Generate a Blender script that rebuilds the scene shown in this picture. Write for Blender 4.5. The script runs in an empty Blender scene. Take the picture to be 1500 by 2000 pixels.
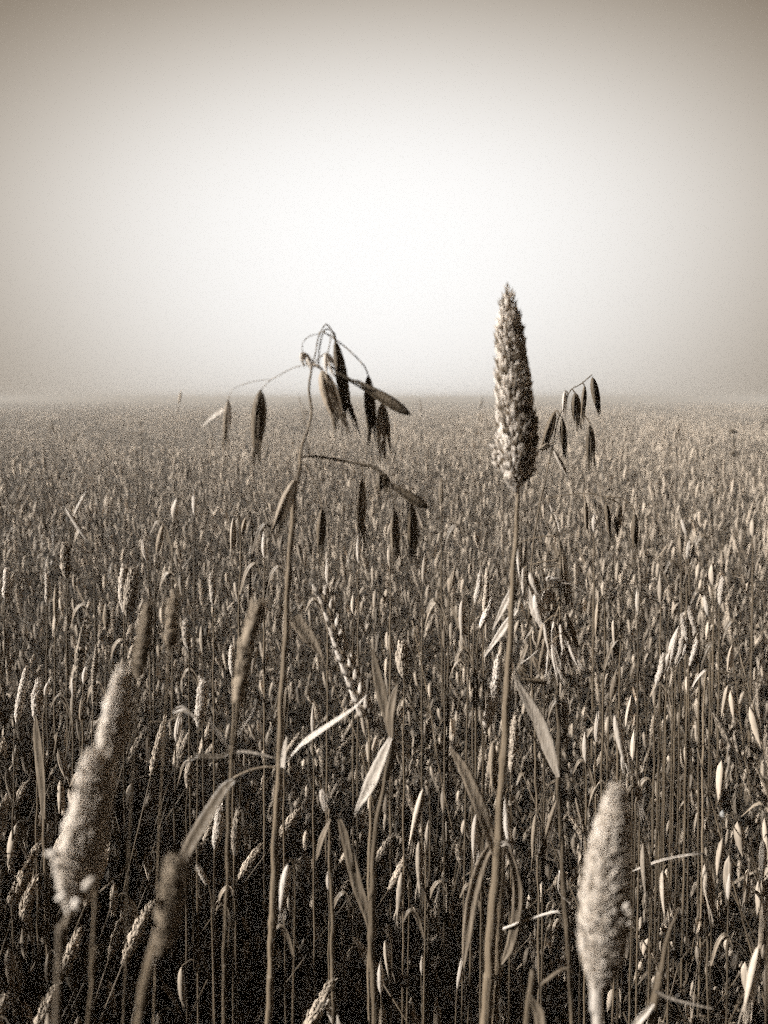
import bpy, math, random
import numpy as np
from mathutils import Vector, Matrix, Quaternion

random.seed(7)
R = random.Random(7)
scn = bpy.context.scene
col = scn.collection

# ---------------------------------------------------------------- camera
CAM_Z = 1.15
FPX = 1664.0                      # focal length in photograph pixels (photo 1500 x 2000)
PITCH = math.atan(222 / FPX)      # horizon lies 222 px above the middle
cd = bpy.data.cameras.new("camera")
cam = bpy.data.objects.new("camera", cd)
col.objects.link(cam)
cam.location = (0, 0, CAM_Z)
cam.rotation_euler = (math.pi / 2 - PITCH, 0, 0)
cd.sensor_fit = 'VERTICAL'
cd.sensor_height = 36
cd.lens = 36 * FPX / 2000
cd.clip_start = 0.01
cd.clip_end = 2000
cd.dof.use_dof = True
cd.dof.focus_distance = 0.70
cd.dof.aperture_fstop = cd.lens / 3.0
scn.camera = cam

# ---------------------------------------------------------------- light
SUN_EL = math.radians(28)
SUN_AZ = math.radians(-108)        # compass style, 0 = straight ahead (+Y), minus = to the left
sun_dir = Vector((math.sin(SUN_AZ) * math.cos(SUN_EL), math.cos(SUN_AZ) * math.cos(SUN_EL), math.sin(SUN_EL)))
sd = bpy.data.lights.new("sun", 'SUN')
sd.energy = 5.0
sd.angle = math.radians(1.5)
sd.color = (1.0, 0.97, 0.925)
sun = bpy.data.objects.new("sun", sd)
sun.rotation_euler = (-sun_dir).to_track_quat('-Z', 'Y').to_euler()
col.objects.link(sun)


def pix_dir(px, py):
    x, z = (px - 750) / FPX, -(py - 1000) / FPX
    c, s = math.cos(PITCH), math.sin(PITCH)
    return Vector((x, c + z * s, -s + z * c))


def P(px, py, Y):
    d = pix_dir(px, py)
    return Vector((0, 0, CAM_Z)) + d * (Y / d.y)


world = bpy.data.worlds.new("World")
scn.world = world
world.use_nodes = True
wn, wl = world.node_tree.nodes, world.node_tree.links
wn.clear()
wo = wn.new('ShaderNodeOutputWorld')
bg = wn.new('ShaderNodeBackground')
sky = wn.new('ShaderNodeTexSky')
sky.sky_type = 'NISHITA'
sky.sun_disc = False
sky.sun_elevation = SUN_EL
sky.sun_rotation = SUN_AZ
sky.air_density = 1.0
sky.dust_density = 3.0
bw = wn.new('ShaderNodeRGBToBW')
wl.new(sky.outputs[0], bw.inputs[0])
# flat mist: the blue sky is washed out to an even warm grey, with the bright
# patch of thin mist ahead of the camera; its falloff paints a lens vignette into the sky
geo = wn.new('ShaderNodeTexCoord')
glow = pix_dir(750, 470).normalized()
sx = wn.new('ShaderNodeSeparateXYZ'); wl.new(geo.outputs['Generated'], sx.inputs[0])


def wm_(op, *ins):
    m = wn.new('ShaderNodeMath'); m.operation = op
    for k, v in enumerate(ins):
        if isinstance(v, (int, float)):
            m.inputs[k].default_value = v
        else:
            wl.new(v, m.inputs[k])
    return m.outputs[0]


AZ0, EL0 = math.atan2(glow.x, glow.y), math.asin(glow.z)
az = wm_('SUBTRACT', wm_('ARCTAN2', sx.outputs[0], sx.outputs[1]), AZ0)
el = wm_('SUBTRACT', wm_('ARCSINE', sx.outputs[2]), EL0)
u = wm_('DIVIDE', az, math.radians(27.3))
v = wm_('ADD', wm_('DIVIDE', wm_('MAXIMUM', el, 0.0), math.radians(14.4)), wm_('DIVIDE', wm_('MINIMUM', el, 0.0), math.radians(19)))
q2 = wm_('ADD', wm_('MULTIPLY', u, u), wm_('MULTIPLY', v, v))
gl_ = wm_('EXPONENT', wm_('MULTIPLY', wm_('POWER', q2, 1.35), -1.0))
SKY_K = 4.6                       # glow and mist level for the exposure below
lev = wm_('ADD', wm_('MULTIPLY', gl_, 0.97 * SKY_K), 0.012 * SKY_K)
nis = wn.new('ShaderNodeMath'); nis.operation = 'MULTIPLY_ADD'; nis.inputs[1].default_value = 0.024
wl.new(bw.outputs[0], nis.inputs[0]); wl.new(lev, nis.inputs[2])
# print tone of the photograph: warm darks, neutral highlights
tone = wn.new('ShaderNodeMapRange'); tone.data_type = 'FLOAT_VECTOR'
comb = wn.new('ShaderNodeCombineXYZ')
pw = []
for k, g in enumerate((0.88, 1.0, 1.16)):
    m1 = wn.new('ShaderNodeMath'); m1.operation = 'MULTIPLY'; m1.inputs[1].default_value = 1 / SKY_K
    wl.new(nis.outputs[0], m1.inputs[0])
    m2 = wn.new('ShaderNodeMath'); m2.operation = 'POWER'; m2.inputs[1].default_value = g
    wl.new(m1.outputs[0], m2.inputs[0])
    m3 = wn.new('ShaderNodeMath'); m3.operation = 'MULTIPLY'; m3.inputs[1].default_value = SKY_K * (1.0, 0.992, 0.98)[k]
    wl.new(m2.outputs[0], m3.inputs[0])
    wl.new(m3.outputs[0], comb.inputs[k])
wn.remove(tone)
wl.new(comb.outputs[0], bg.inputs['Color'])
bg.inputs['Strength'].default_value = 0.1
wl.new(bg.outputs[0], wo.inputs['Surface'])

scn.view_settings.view_transform = 'Standard'
scn.view_settings.look = 'None'
scn.view_settings.exposure = 1.15
scn.view_settings.gamma = 1.0
scn.view_settings.use_curve_mapping = False
scn.cycles.use_denoising = False       # the photograph is grainy: keep the renderer's own grain
scn.cycles.use_adaptive_sampling = True
scn.cycles.adaptive_threshold = 0.35
scn.cycles.adaptive_min_samples = 12
scn.cycles.max_bounces = 6
scn.cycles.diffuse_bounces = 3
scn.cycles.glossy_bounces = 2
scn.cycles.transmission_bounces = 3
scn.cycles.volume_bounces = 1
scn.cycles.transparent_max_bounces = 8
scn.cycles.caustics_reflective = False
scn.cycles.caustics_refractive = False
scn.cycles.pixel_filter_type = 'BLACKMAN_HARRIS'
scn.cycles.filter_width = 1.5


# ---------------------------------------------------------------- materials
def plant_mat(name, dark, light, rough=0.6, trans=0.25, scale=90.0, stretch=8.0, spec=0.3, stripes=0.0, bump=0.15):
    m = bpy.data.materials.new(name)
    m.use_nodes = True
    n, l = m.node_tree.nodes, m.node_tree.links
    n.clear()
    out = n.new('ShaderNodeOutputMaterial')
    pb = n.new('ShaderNodeBsdfPrincipled')
    pb.inputs['Roughness'].default_value = rough
    pb.inputs['Specular IOR Level'].default_value = spec
    tc = n.new('ShaderNodeTexCoord')
    mp = n.new('ShaderNodeMapping')
    mp.inputs['Scale'].default_value = (stretch, stretch, 1.0)
    l.new(tc.outputs['Object'], mp.inputs['Vector'])
    no = n.new('ShaderNodeTexNoise')
    no.inputs['Scale'].default_value = scale
    no.inputs['Detail'].default_value = 4.0
    l.new(mp.outputs[0], no.inputs['Vector'])
    g = n.new('ShaderNodeNewGeometry')
    oi = n.new('ShaderNodeObjectInfo')
    a1 = n.new('ShaderNodeMath'); a1.operation = 'MULTIPLY_ADD'; a1.inputs[1].default_value = 0.5
    l.new(no.outputs['Fac'], a1.inputs[0])
    a0 = n.new('ShaderNodeMath'); a0.operation = 'MULTIPLY'; a0.inputs[1].default_value = 0.45
    l.new(g.outputs['Random Per Island'], a0.inputs[0])
    l.new(a0.outputs[0], a1.inputs[2])
    a2 = n.new('ShaderNodeMath'); a2.operation = 'MULTIPLY_ADD'; a2.inputs[1].default_value = 0.35
    l.new(oi.outputs['Random'], a2.inputs[0]); l.new(a1.outputs[0], a2.inputs[2])
    rp = n.new('ShaderNodeValToRGB')
    rp.color_ramp.elements[0].position = 0.28
    rp.color_ramp.elements[0].color = (*dark, 1)
    rp.color_ramp.elements[1].position = 0.92
    rp.color_ramp.elements[1].color = (*light, 1)
    l.new(a2.outputs[0], rp.inputs[0])
    l.new(rp.outputs[0], pb.inputs['Base Color'])
    if bump:
        bp = n.new('ShaderNodeBump')
        bp.inputs['Strength'].default_value = bump
        bp.inputs['Distance'].default_value = 0.002
        l.new(no.outputs['Fac'], bp.inputs['Height'])
        l.new(bp.outputs[0], pb.inputs['Normal'])
    if trans > 0:
        tr = n.new('ShaderNodeBsdfTranslucent')
        l.new(rp.outputs[0], tr.inputs['Color'])
        mx = n.new('ShaderNodeMixShader'); mx.inputs[0].default_value = trans
        l.new(pb.outputs[0], mx.inputs[1]); l.new(tr.outputs[0], mx.inputs[2])
        l.new(mx.outputs[0], out.inputs['Surface'])
    else:
        l.new(pb.outputs[0], out.inputs['Surface'])
    return m


def sep(v, warm=1.0):      # straw colour of brightness v
    k = warm * (1.5 - 1.1 * v)        # the pale parts are bleached nearly neutral
    return (v, v * (1 - 0.18 * k), v * (1 - 0.37 * k))


M_STEM = plant_mat('dry_stem', sep(0.025), sep(0.18), 0.6, 0.0, 38, 9, bump=.8)
M_HEAD = plant_mat('seed_bracts', sep(0.05), sep(0.60), 0.65, 0.15, 300, 2)
M_HEADDARK = plant_mat('dark_seed_bracts', sep(0.07), sep(0.36), 0.65, 0.12, 300, 2)  # seed bracts in a darker tone
M_OATDARK = plant_mat('dark_husk', sep(0.035), sep(0.12), 0.6, 0.05, 160, 6, bump=0.5)  # darker tone of the husk material
M_OAT = plant_mat('oat_husk', sep(0.06), sep(0.42), 0.55, 0.25, 160, 6, bump=0.5)
M_FLUFF = plant_mat('pale_fluff', sep(0.34, .8), sep(0.74, .8), 0.7, 0.15, 200, 2)
M_FLECK = plant_mat('flecked_bracts', sep(0.15), sep(0.92), 0.65, 0.40, 420, 1)
for e_, p_ in zip([n_ for n_ in M_FLECK.node_tree.nodes if n_.type == 'VALTORGB'][0].color_ramp.elements, (.45, .78)):
    e_.position = p_
M_PAPER = plant_mat('papery_husk', sep(0.40, .8), sep(0.72, .7), 0.5, 0.35, 160, 6, bump=0.4)
M_LEAF = plant_mat('dry_leaf', sep(0.05), sep(0.40), 0.45, 0.25, 70, 8, spec=0.5, bump=0.5)
M_LEAFPALE = plant_mat('bleached_leaf', sep(0.24, .8), sep(0.66, .7), 0.45, 0.25, 90, 8, spec=0.5, bump=0.4)
M_FIELD = plant_mat('field_straw', sep(0.025), sep(0.52), 0.6, 0.12, 40, 4, bump=0)
M_FIELDSTEM = plant_mat('field_stem', sep(0.02), sep(0.12), 0.6, 0.05, 40, 4, bump=0)


def ground_mat():
    m = bpy.data.materials.new('field_soil')
    m.use_nodes = True
    n, l = m.node_tree.nodes, m.node_tree.links
    pb = n['Principled BSDF']
    pb.inputs['Roughness'].default_value = 0.95
    tc = n.new('ShaderNodeTexCoord')
    a = n.new('ShaderNodeTexNoise'); a.inputs['Scale'].default_value = 14; a.inputs['Detail'].default_value = 8
    l.new(tc.outputs['Object'], a.inputs['Vector'])
    r = n.new('ShaderNodeValToRGB')
    r.color_ramp.elements[0].position = .35; r.color_ramp.elements[0].color = (*sep(.015), 1)
    r.color_ramp.elements[1].position = .7; r.color_ramp.elements[1].color = (*sep(.05), 1)
    l.new(a.outputs['Fac'], r.inputs[0]); l.new(r.outputs[0], pb.inputs['Base Color'])
    b = n.new('ShaderNodeBump'); b.inputs['Strength'].default_value = .8; b.inputs['Distance'].default_value = .03
    l.new(a.outputs['Fac'], b.inputs['Height']); l.new(b.outputs[0], pb.inputs['Normal'])
    return m


# ---------------------------------------------------------------- mesh builder
def crom(pts, sub=6):
    """Catmull-Rom through rows of values."""
    a = np.array(pts, float)
    if len(a) < 3:
        t = np.linspace(0, 1, sub + 1)[:, None]
        return a[0] * (1 - t) + a[-1] * t
    e = np.vstack([2 * a[0] - a[1], a, 2 * a[-1] - a[-2]])
    out = []
    for i in range(1, len(e) - 2):
        p0, p1, p2, p3 = e[i - 1], e[i], e[i + 1], e[i + 2]
        for k in range(sub):
            t = k / sub
            out.append(0.5 * (2 * p1 + (p2 - p0) * t + (2 * p0 - 5 * p1 + 4 * p2 - p3) * t * t + (3 * p1 - p0 - 3 * p2 + p3) * t ** 3))
    out.append(a[-1])
    return np.array(out)


def frames(pts):
    n = len(pts)
    T = np.zeros_like(pts)
    T[1:-1] = pts[2:] - pts[:-2]
    T[0] = pts[1] - pts[0]
    T[-1] = pts[-1] - pts[-2]
    T /= (np.linalg.norm(T, axis=1)[:, None] + 1e-12)
    ref = np.array([0.13, 1.0, 0.07])
    N = np.zeros_like(pts)
    for i in range(n):
        if i:
            ref = N[i - 1]
        v = ref - T[i] * np.dot(ref, T[i])
        N[i] = v / (np.linalg.norm(v) + 1e-12)
    B = np.cross(T, N)
    return T, N, B


class MB:
    def __init__(self):
        self.v, self.f, self.mi = [], [], []
        self.m = 0

    def add(self, verts, faces):
        o = len(self.v)
        self.v.extend([tuple(map(float, p)) for p in verts])
        for f in faces:
            self.f.append([i + o for i in f])
            self.mi.append(self.m)

    def tube(self, pts, rad, sides=6, sub=5, smooth=True, wob=0.0, rr=R):
        rad = rad if hasattr(rad, '__len__') else [rad] * len(pts)
        rows = np.array([[p[0], p[1], p[2], r] for p, r in zip(pts, rad)])
        if smooth:
            rows = crom(rows, sub)
        pt, rd = rows[:, :3], np.maximum(rows[:, 3], 1e-5)
        T, N, B = frames(pt)
        vs = []
        for i in range(len(pt)):
            for k in range(sides):
                a = 2 * math.pi * k / sides
                w = 1 + (rr.uniform(-wob, wob) if wob else 0)
                vs.append(pt[i] + (N[i] * math.cos(a) + B[i] * math.sin(a)) * rd[i] * w)
        fs = []
        for i in range(len(pt) - 1):
            for k in range(sides):
                k2 = (k + 1) % sides
                fs.append([i * sides + k, i * sides + k2, (i + 1) * sides + k2, (i + 1) * sides + k])
        fs.append(list(range(sides))[::-1])
        fs.append([(len(pt) - 1) * sides + k for k in range(sides)])
        self.add(vs, fs)

    def blade(self, pts, wid, fold=0.25, sub=5, face=None, twist=0.0, curl=0.0, rag=0.0, thick=0.00018, rr=R):
        """A leaf: V-folded strip with thickness; face = direction its flat side looks to."""
        rows = crom(np.array([[p[0], p[1], p[2], w] for p, w in zip(pts, wid)]), sub)
        pt, wd = rows[:, :3], np.maximum(rows[:, 3], 1e-5)
        T, _, _ = frames(pt)
        fd = np.array(face if face is not None else (0.15, -1, 0.25), float)
        vs, fs = [], []
        n = len(pt)
        for i in range(n):
            t = i / (n - 1)
            Wd = np.cross(T[i], fd)
            Wd /= np.linalg.norm(Wd) + 1e-9
            Nn = np.cross(Wd, T[i])
            a = twist * t
            W2 = Wd * math.cos(a) + Nn * math.sin(a)
            N2 = -Wd * math.sin(a) + Nn * math.cos(a)
            w = wd[i] * 0.5
            for k in (-1, -0.5, 0, 0.5, 1):
                ww = k * w * (1 + (rr.uniform(-rag, rag) if rag and abs(k) == 1 else 0))
                dz = fold * w * (abs(k) - 0.5) + curl * w * k * k
                vs.append(pt[i] + W2 * ww + N2 * dz)
            for k in (-1, -0.5, 0, 0.5, 1):
                vs.append(vs[-5] - N2 * thick)
        for i in range(n - 1):
            a, b = i * 10, (i + 1) * 10
            for k in range(4):
                fs.append([a + k, a + k + 1, b + k + 1, b + k])
                fs.append([a + 5 + k + 1, a + 5 + k, b + 5 + k, b + 5 + k + 1])
            fs.append([a, b, b + 5, a + 5])
            fs.append([a + 4, a + 9, b + 9, b + 4])
        self.add(vs, fs)

    def shell(self, p0, p1, r, a0, a1, na=7, nl=10, open_=0.0, ridges=5, bend=None, prof=0.75, sharp=0.8, side=None):
        """One glume: part of a spindle from p0 (attachment) to the point p1."""
        p0, p1 = np.array(p0, float), np.array(p1, float)
        L = np.linalg.norm(p1 - p0)
        T = (p1 - p0) / L
        ref = np.array(side if side is not None else (0.2, 1, 0.1), float)
        N = ref - T * np.dot(ref, T); N /= np.linalg.norm(N)
        B = np.cross(T, N)
        mid = (a0 + a1) / 2
        od = N * math.cos(mid) + B * math.sin(mid)
        vs, fs = [], []
        jag = [R.uniform(-.16, .10) for _ in range(na + 1)]
        for i in range(nl + 1):
            t = i / nl
            rr_ = r * (max(math.sin(math.pi * t ** prof), 0.0)) ** sharp * (1 if t < .999 else 0) + r * 0.05
            c = p0 + T * L * t + od * open_ * L * t * t
            if bend is not None:
                c = c + np.array(bend) * math.sin(math.pi * t)
            for k in range(na + 1):
                a = a0 + (a1 - a0) * k / na
                q = rr_ * (1 + 0.15 * (1 if k % 2 else -1))
                vs.append(c + (N * math.cos(a) + B * math.sin(a)) * q + T * L * jag[k] * max(0, (t - .6) / .4) ** 1.5)
        w = na + 1
        for i in range(nl):
            for k in range(na):
                fs.append([i * w + k, i * w + k + 1, (i + 1) * w + k + 1, (i + 1) * w + k])
        self.add(vs, fs)

    def spindle(self, p0, p1, r, sides=6, nl=6, prof=0.75, sharp=0.8):
        p0, p1 = np.array(p0, float), np.array(p1, float)
        ts = [i / nl for i in range(nl + 1)]
        self.tube([p0 + (p1 - p0) * t for t in ts],
                  [max(r * math.sin(math.pi * min(t, .999) ** prof) ** sharp, r * .04) for t in ts], sides, smooth=False)

    def build(self, name, mats, parent=None, base=None, smooth=True):
        me = bpy.data.meshes.new(name)
        b = base if base is not None else (0, 0, 0)
        v = np.array(self.v) - np.array(b)
        me.from_pydata(v.tolist(), [], self.f)
        mats = mats if isinstance(mats, (list, tuple)) else [mats]
        for m in mats:
            me.materials.append(m)
        if len(mats) > 1:
            me.polygons.foreach_set('material_index', self.mi)
        if smooth:
            me.polygons.foreach_set('use_smooth', [True] * len(me.polygons))
        me.update()
        o = bpy.data.objects.new(name, me)
        if parent is not False:
            col.objects.link(o)
            if parent is not None:
                o.parent = parent
        return o


def bracts(mb, pts, rad, step, size, lift=0.45, width=0.42, rr=R, jitter=0.35, nsides=2, gap=0.0, bulge=0.35):
    """Clothe a spine (tip first or base first, growing direction = along the list) in overlapping pointed bracts."""
    rows = crom(np.array([[p[0], p[1], p[2], r] for p, r in zip(pts, rad)]), 8)
    pt, rd = rows[:, :3], rows[:, 3]
    seg = np.linalg.norm(np.diff(pt, axis=0), axis=1)
    s = np.concatenate([[0], np.cumsum(seg)])
    L = s[-1]
    T, N, B = frames(pt)
    u, a = 0.0, 0.0
    while u < L:
        i = min(int(np.searchsorted(s, u)), len(pt) - 1)
        r = rd[i]
        ring = max(3, int(2 * math.pi * max(r, size * .12) / (size * width * 1.15)))
        for k in range(ring):
            if rr.random() < gap:
                continue
            ang = a + 2 * math.pi * (k + rr.uniform(-.3, .3)) / ring
            out = N[i] * math.cos(ang) + B[i] * math.sin(ang)
            tng = -N[i] * math.sin(ang) + B[i] * math.cos(ang)
            ln = size * (1 + rr.uniform(-jitter, jitter)) * min(1.0, 0.55 + r / (max(rd) + 1e-9) * .5)
            lf = lift * (1 + rr.uniform(-.5, .5))
            d = T[i] * math.cos(lf) + out * math.sin(lf)
            w = ln * width * .5
            b0 = pt[i] + out * r * 0.76 + T[i] * rr.uniform(-.3, .3) * step
            up = np.cross(tng, d)
            if np.dot(up, out) < 0:
                up = -up
            v = [b0, b0 + d * ln * .38 - tng * w, b0 + d * ln * .42 + up * ln * .18 * (1 + bulge), b0 + d * ln * .38 + tng * w,
                 b0 + d * ln * .78 - tng * w * .55 + up * ln * .05, b0 + d * ln * .78 + tng * w * .55 + up * ln * .05, b0 + d * ln * 1.05 + out * ln * rr.uniform(-.02, .1),
                 b0 + d * ln * .78 + up * ln * .16]
            mb.add(v, [[0, 2, 1], [0, 3, 2], [1, 2, 7, 4], [2, 3, 5, 7], [4, 7, 6], [7, 5, 6]])
        a += 2.4
        u += step * (1 + rr.uniform(-.15, .15))


# ---------------------------------------------------------------- hero plant helper
class Plant:
    def __init__(self, name, label, cat, base, group=None):
        self.e = bpy.data.objects.new(name, None)
        self.e.empty_display_size = 0.02
        col.objects.link(self.e)
        self.base = Vector(base)
        self.e.location = self.base
        self.e['label'] = label
        self.e['category'] = cat
        if group:
            self.e['group'] = group

    def part(self, name, mb, mat, parent=None, label=None, smooth=True):
        o = mb.build(name, mat, parent or self.e, self.base, smooth)
        if label:
            o['label'] = label
        return o


def px_line(pts, Y):
    """pts: (px, py[, dY]) -> 3D at depth Y + dY"""
    return [P(p[0], p[1], Y + (p[2] if len(p) > 2 else 0)) for p in pts]


def to_ground(pts3, drift=(0.0, 0.02)):
    """Continue a downward line to the soil in a natural curve."""
    a, b = Vector(pts3[-2]), Vector(pts3[-1])
    d = (b - a).normalized()
    z = b.z
    out = list(pts3)
    x, y = b.x, b.y
    sl = d.x / max(-d.z, .3)
    for k in (0.33, 0.66, 1.0):
        zz = z * (1 - k) - (0.01 if k == 1 else 0)
        out.append(Vector((x + sl * z * k * (1 - .45 * k) + drift[0] * k, y + drift[1] * k, zz)))
    return out


def W(npx, Y):
    return npx / FPX * Y


def oat_spikelet(plant, Y, top, bot, w, mat=None, open_=0.06, fray=3, rot=0.0, pale=None, branch=None, dY=0.0, thread=2.8):
    """Hanging oat spikelet: seed body with two glumes and frayed bristles. top, bot in photo pixels, w = width in px."""
    mat = mat or M_OAT
    p0, p1 = P(top[0], top[1], Y + dY), P(bot[0], bot[1], Y + dY + R.uniform(-.004, .004))
    r = W(w, Y) / 2
    d = p1 - p0
    body = MB()
    body.spindle(p0 + d * .04, p0 + d * .88, r * .5, 8, 9, .8, 1.0)
    side = (math.cos(rot), math.sin(rot), .05)
    L = d.length
    for k in range(fray + 2):
        a = R.uniform(-.16, .16)
        lat = Vector((1, 0, 0)) * (a * L * .5 + R.uniform(-.4, .4) * r)
        s0 = p0 + d * R.uniform(.6, .74) + lat * .3
        s1 = p0 + d * R.uniform(.98, 1.18) + lat * 1.2
        body.tube([s0, (s0 + s1) / 2 + lat * .15, s1], [r * .24, r * .17, r * .03], 4, 3)
    sp = plant.part('spikelet', body, mat)
    lat = d.cross(Vector((.15, 1, .1))).normalized()
    dep = lat.cross(d).normalized()
    cr, sr_ = math.cos(rot * .5), math.sin(rot * .5)
    ax = lat * cr + dep * sr_                       # the two glumes gape along this axis
    for k in range(2):
        g = MB()
        L2 = R.uniform(.80, 1.0) if k else R.uniform(.9, 1.02)
        sg = 1 if k else -1
        e_ = p0 + d * L2 + ax * sg * r * (.25 + 7 * open_)
        mid_ = math.pi * .5 if k == 0 else -math.pi * .5
        g.shell(p0, e_, r * .66, -2.0, 2.0, 9, 12, 0.0, prof=.66, sharp=1.05, side=(ax * sg + dep * .3), bend=tuple(ax * sg * r * .14))
        plant.part('glume', g, pale if (pale and k == 1) else mat, sp)
    if branch:
        br = MB()
        pts = px_line(branch, Y + dY) + [p0 + d * .02]
        br.tube(pts, [W(thread, Y) / 2] * len(pts), 5, 5)
        plant.part('branch', br, M_OAT if thread < 2 else M_STEM)
    return sp


# ================================================================= setting
gm = bpy.data.meshes.new('ground')
S = 900
NG = 24
gv = [(-S + 2 * S * i / NG, -60 + (S + 60) * (j / NG) ** 2, 0) for j in range(NG + 1) for i in range(NG + 1)]
gm.from_pydata(gv, [], [[j * (NG + 1) + i, j * (NG + 1) + i + 1, (j + 1) * (NG + 1) + i + 1, (j + 1) * (NG + 1) + i] for j in range(NG) for i in range(NG)])
gm.materials.append(ground_mat())
ground = bpy.data.objects.new('ground', gm)
ground['kind'] = 'structure'
ground['label'] = 'dark bare soil under the dense grass'
col.objects.link(ground)

# ---------------------------------------------------------------- stalk prototypes


def bent_line(h, lean, az, curve, n=5, base=(0, 0, 0)):
    out = []
    for i in range(n + 1):
        t = i / n
        o = lean * h * (t + curve * t * t)
        wv = h * .012 * math.sin(t * 7 + az * 5) * min(1, 3 * t)
        out.append(Vector((base[0] + math.cos(az) * o + wv * math.sin(az * 3), base[1] + math.sin(az) * o + wv * math.cos(az * 2), base[2] + h * t)))
    return out


def stalk_parts(kind, rr, hi=True):
    """Returns {part name: [MB, ...]} for a stalk about 0.8 m tall standing on the origin."""
    st, heads, leaves = MB(), [], []
    h = rr.uniform(.68, .8)
    ln = bent_line(h, abs(rr.gauss(0, .14)), rr.uniform(0, 6.28), rr.uniform(.2, 1.6))
    sr = .0009
    st.tube(ln, [sr * 1.3] * 3 + [sr] * (len(ln) - 4) + [sr * .6], 5 if hi else 3, 3 if hi else 1)
    tip = ln[-1]
    dr = (ln[-1] - ln[-2]).normalized()
    if kind == 'spike':
        L = rr.uniform(.030, .055)
        r = rr.uniform(.0028, .0044)
        hd = MB()
        bent = Vector((rr.uniform(-1, 1), rr.uniform(-1, 1), 0)) * .12
        pts = [tip + (dr + bent * t).normalized() * L * t for t in (0, .25, .5, .75, 1)]
        prof = [r * .5, r, r * .95, r * .7, r * .2]
        hd.tube(pts, [q * .7 for q in prof], 6, 2)
        bracts(hd, pts, prof, .0024, .0042, .22, .42, rr)
        heads.append(hd)
    elif kind == 'pod':
        # panicle of upright or hanging husks
        hook = tip
        for q in range(rr.randint(6, 10)):
            t = rr.uniform(0, 2)
            at = ln[-3 + int(t)].lerp(ln[-2 + int(t)], t - int(t)) if q else tip
            az = rr.uniform(0, 6.28)
            o = rr.uniform(.006, .03)
            e = at + Vector((math.cos(az) * o, math.sin(az) * o, rr.uniform(.0, .02)))
            st.tube([at, (at + e) / 2 + Vector((0, 0, .008)), e], [.0004] * 3, 3, 3)
            L = rr.uniform(.024, .038)
            dn = Vector((rr.uniform(-.25, .25), rr.uniform(-.25, .25), -1)) * L
            r = rr.uniform(.0022, .0038)
            hd = MB()
            hd.shell(e, e + dn, r, -1.8, 1.8, 5, 6, .05, side=(math.cos(az), math.sin(az), .1))
            hd.shell(e, e + dn * .9, r * .9, math.pi - 1.7, math.pi + 1.7, 5, 6, .08)
            hd.tube([e + dn * .7, e + dn * 1.15], [r * .15, r * .05], 3, 1)
            heads.append(hd)
    elif kind == 'ear':
        L = rr.uniform(.05, .075)
        hd = MB()
        bent = Vector((rr.uniform(-1, 1), rr.uniform(-1, 1), -.2)) * rr.uniform(.1, .5)
        pts = [tip + (dr + bent * t).normalized() * L * t for t in (0, .25, .5, .75, 1)]
        hd.tube(pts, [.001] * 5, 4, 2)
        bracts(hd, pts, [.0022, .003, .003, .0026, .001], .005, .008, .3, .40, rr)
        heads.append(hd)
    nleaf = rr.randint(3, 5) + (1 if kind == 'leaf' else 0)
    for q in range(nleaf):
        t = rr.uniform(.3, .97)
        i = int(t * (len(ln) - 1))
        p = ln[i]
        az = rr.uniform(0, 6.28)
        Ls = rr.uniform(.08, .20)
        up = rr.uniform(.5, 1.0)
        sag = rr.uniform(.0, 1.0)
        hd = Vector((math.cos(az), math.sin(az), 0))
        pts = [p + hd * Ls * .35 * s + Vector((0, 0, 1)) * Ls * (up * s - sag * .9 * s * s) for s in (0, .3, .6, 1)]
        lf = MB()
        w = rr.uniform(.003, .008)
        lf.blade(pts, [w * .5, w, w * .8, w * .05], .4, 3 if hi else 1, face=(math.sin(az) * .3 + hd.x, hd.y, .8), twist=rr.uniform(-1.5, 1.5), rr=rr)
        leaves.append(lf)
    return {'stem': [st], 'head': heads, 'leaf': leaves}, h


KINDS = {
    'spike': ('grass_stalk', 'slim dry grass stalk with a narrow upright seed spike in the dense near grass', 'grass stalk', 'slim seed spikes in the near grass', 'seed_head', M_FIELD),
    'pod': ('wild_oat_stalk', 'thin dry oat stalk with several small hanging husks in the dense near grass', 'wild oat', 'small hanging oats in the near grass', 'spikelet', M_FIELD),
    'ear': ('wheat_stalk', 'thin straw stalk with a short jagged ear in the dense near grass', 'wheat stalk', 'jagged ears in the near grass', 'ear', M_OAT),
}
protos = {}
for kind in KINDS:
    protos[kind] = []
    for i in range(5 if kind != 'ear' else 3):
        rr = random.Random(100 + i * 7 + len(kind))
        parts, h = stalk_parts(kind, rr)
        ms = []
        for nm, lst in parts.items():
            pn = KINDS[kind][4] if nm == 'head' else nm
            for q_, mb in enumerate(lst):
                me = mb.build(pn, M_FIELDSTEM if nm == 'stem' else (M_LEAF if nm == 'leaf' else (M_PAPER if kind == 'pod' and q_ % 5 == 3 else KINDS[kind][5])), False).data  # some oat husks coloured pale to imitate sunlit highlights
                ms.append((pn, me))
        protos[kind].append((ms, h))


def canopy(Y):
    """Height of the grass tops at a distance."""
    return 0.43 + 0.32 * min(1, max(0, (Y - .5) / 1.2)) ** .85


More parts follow.
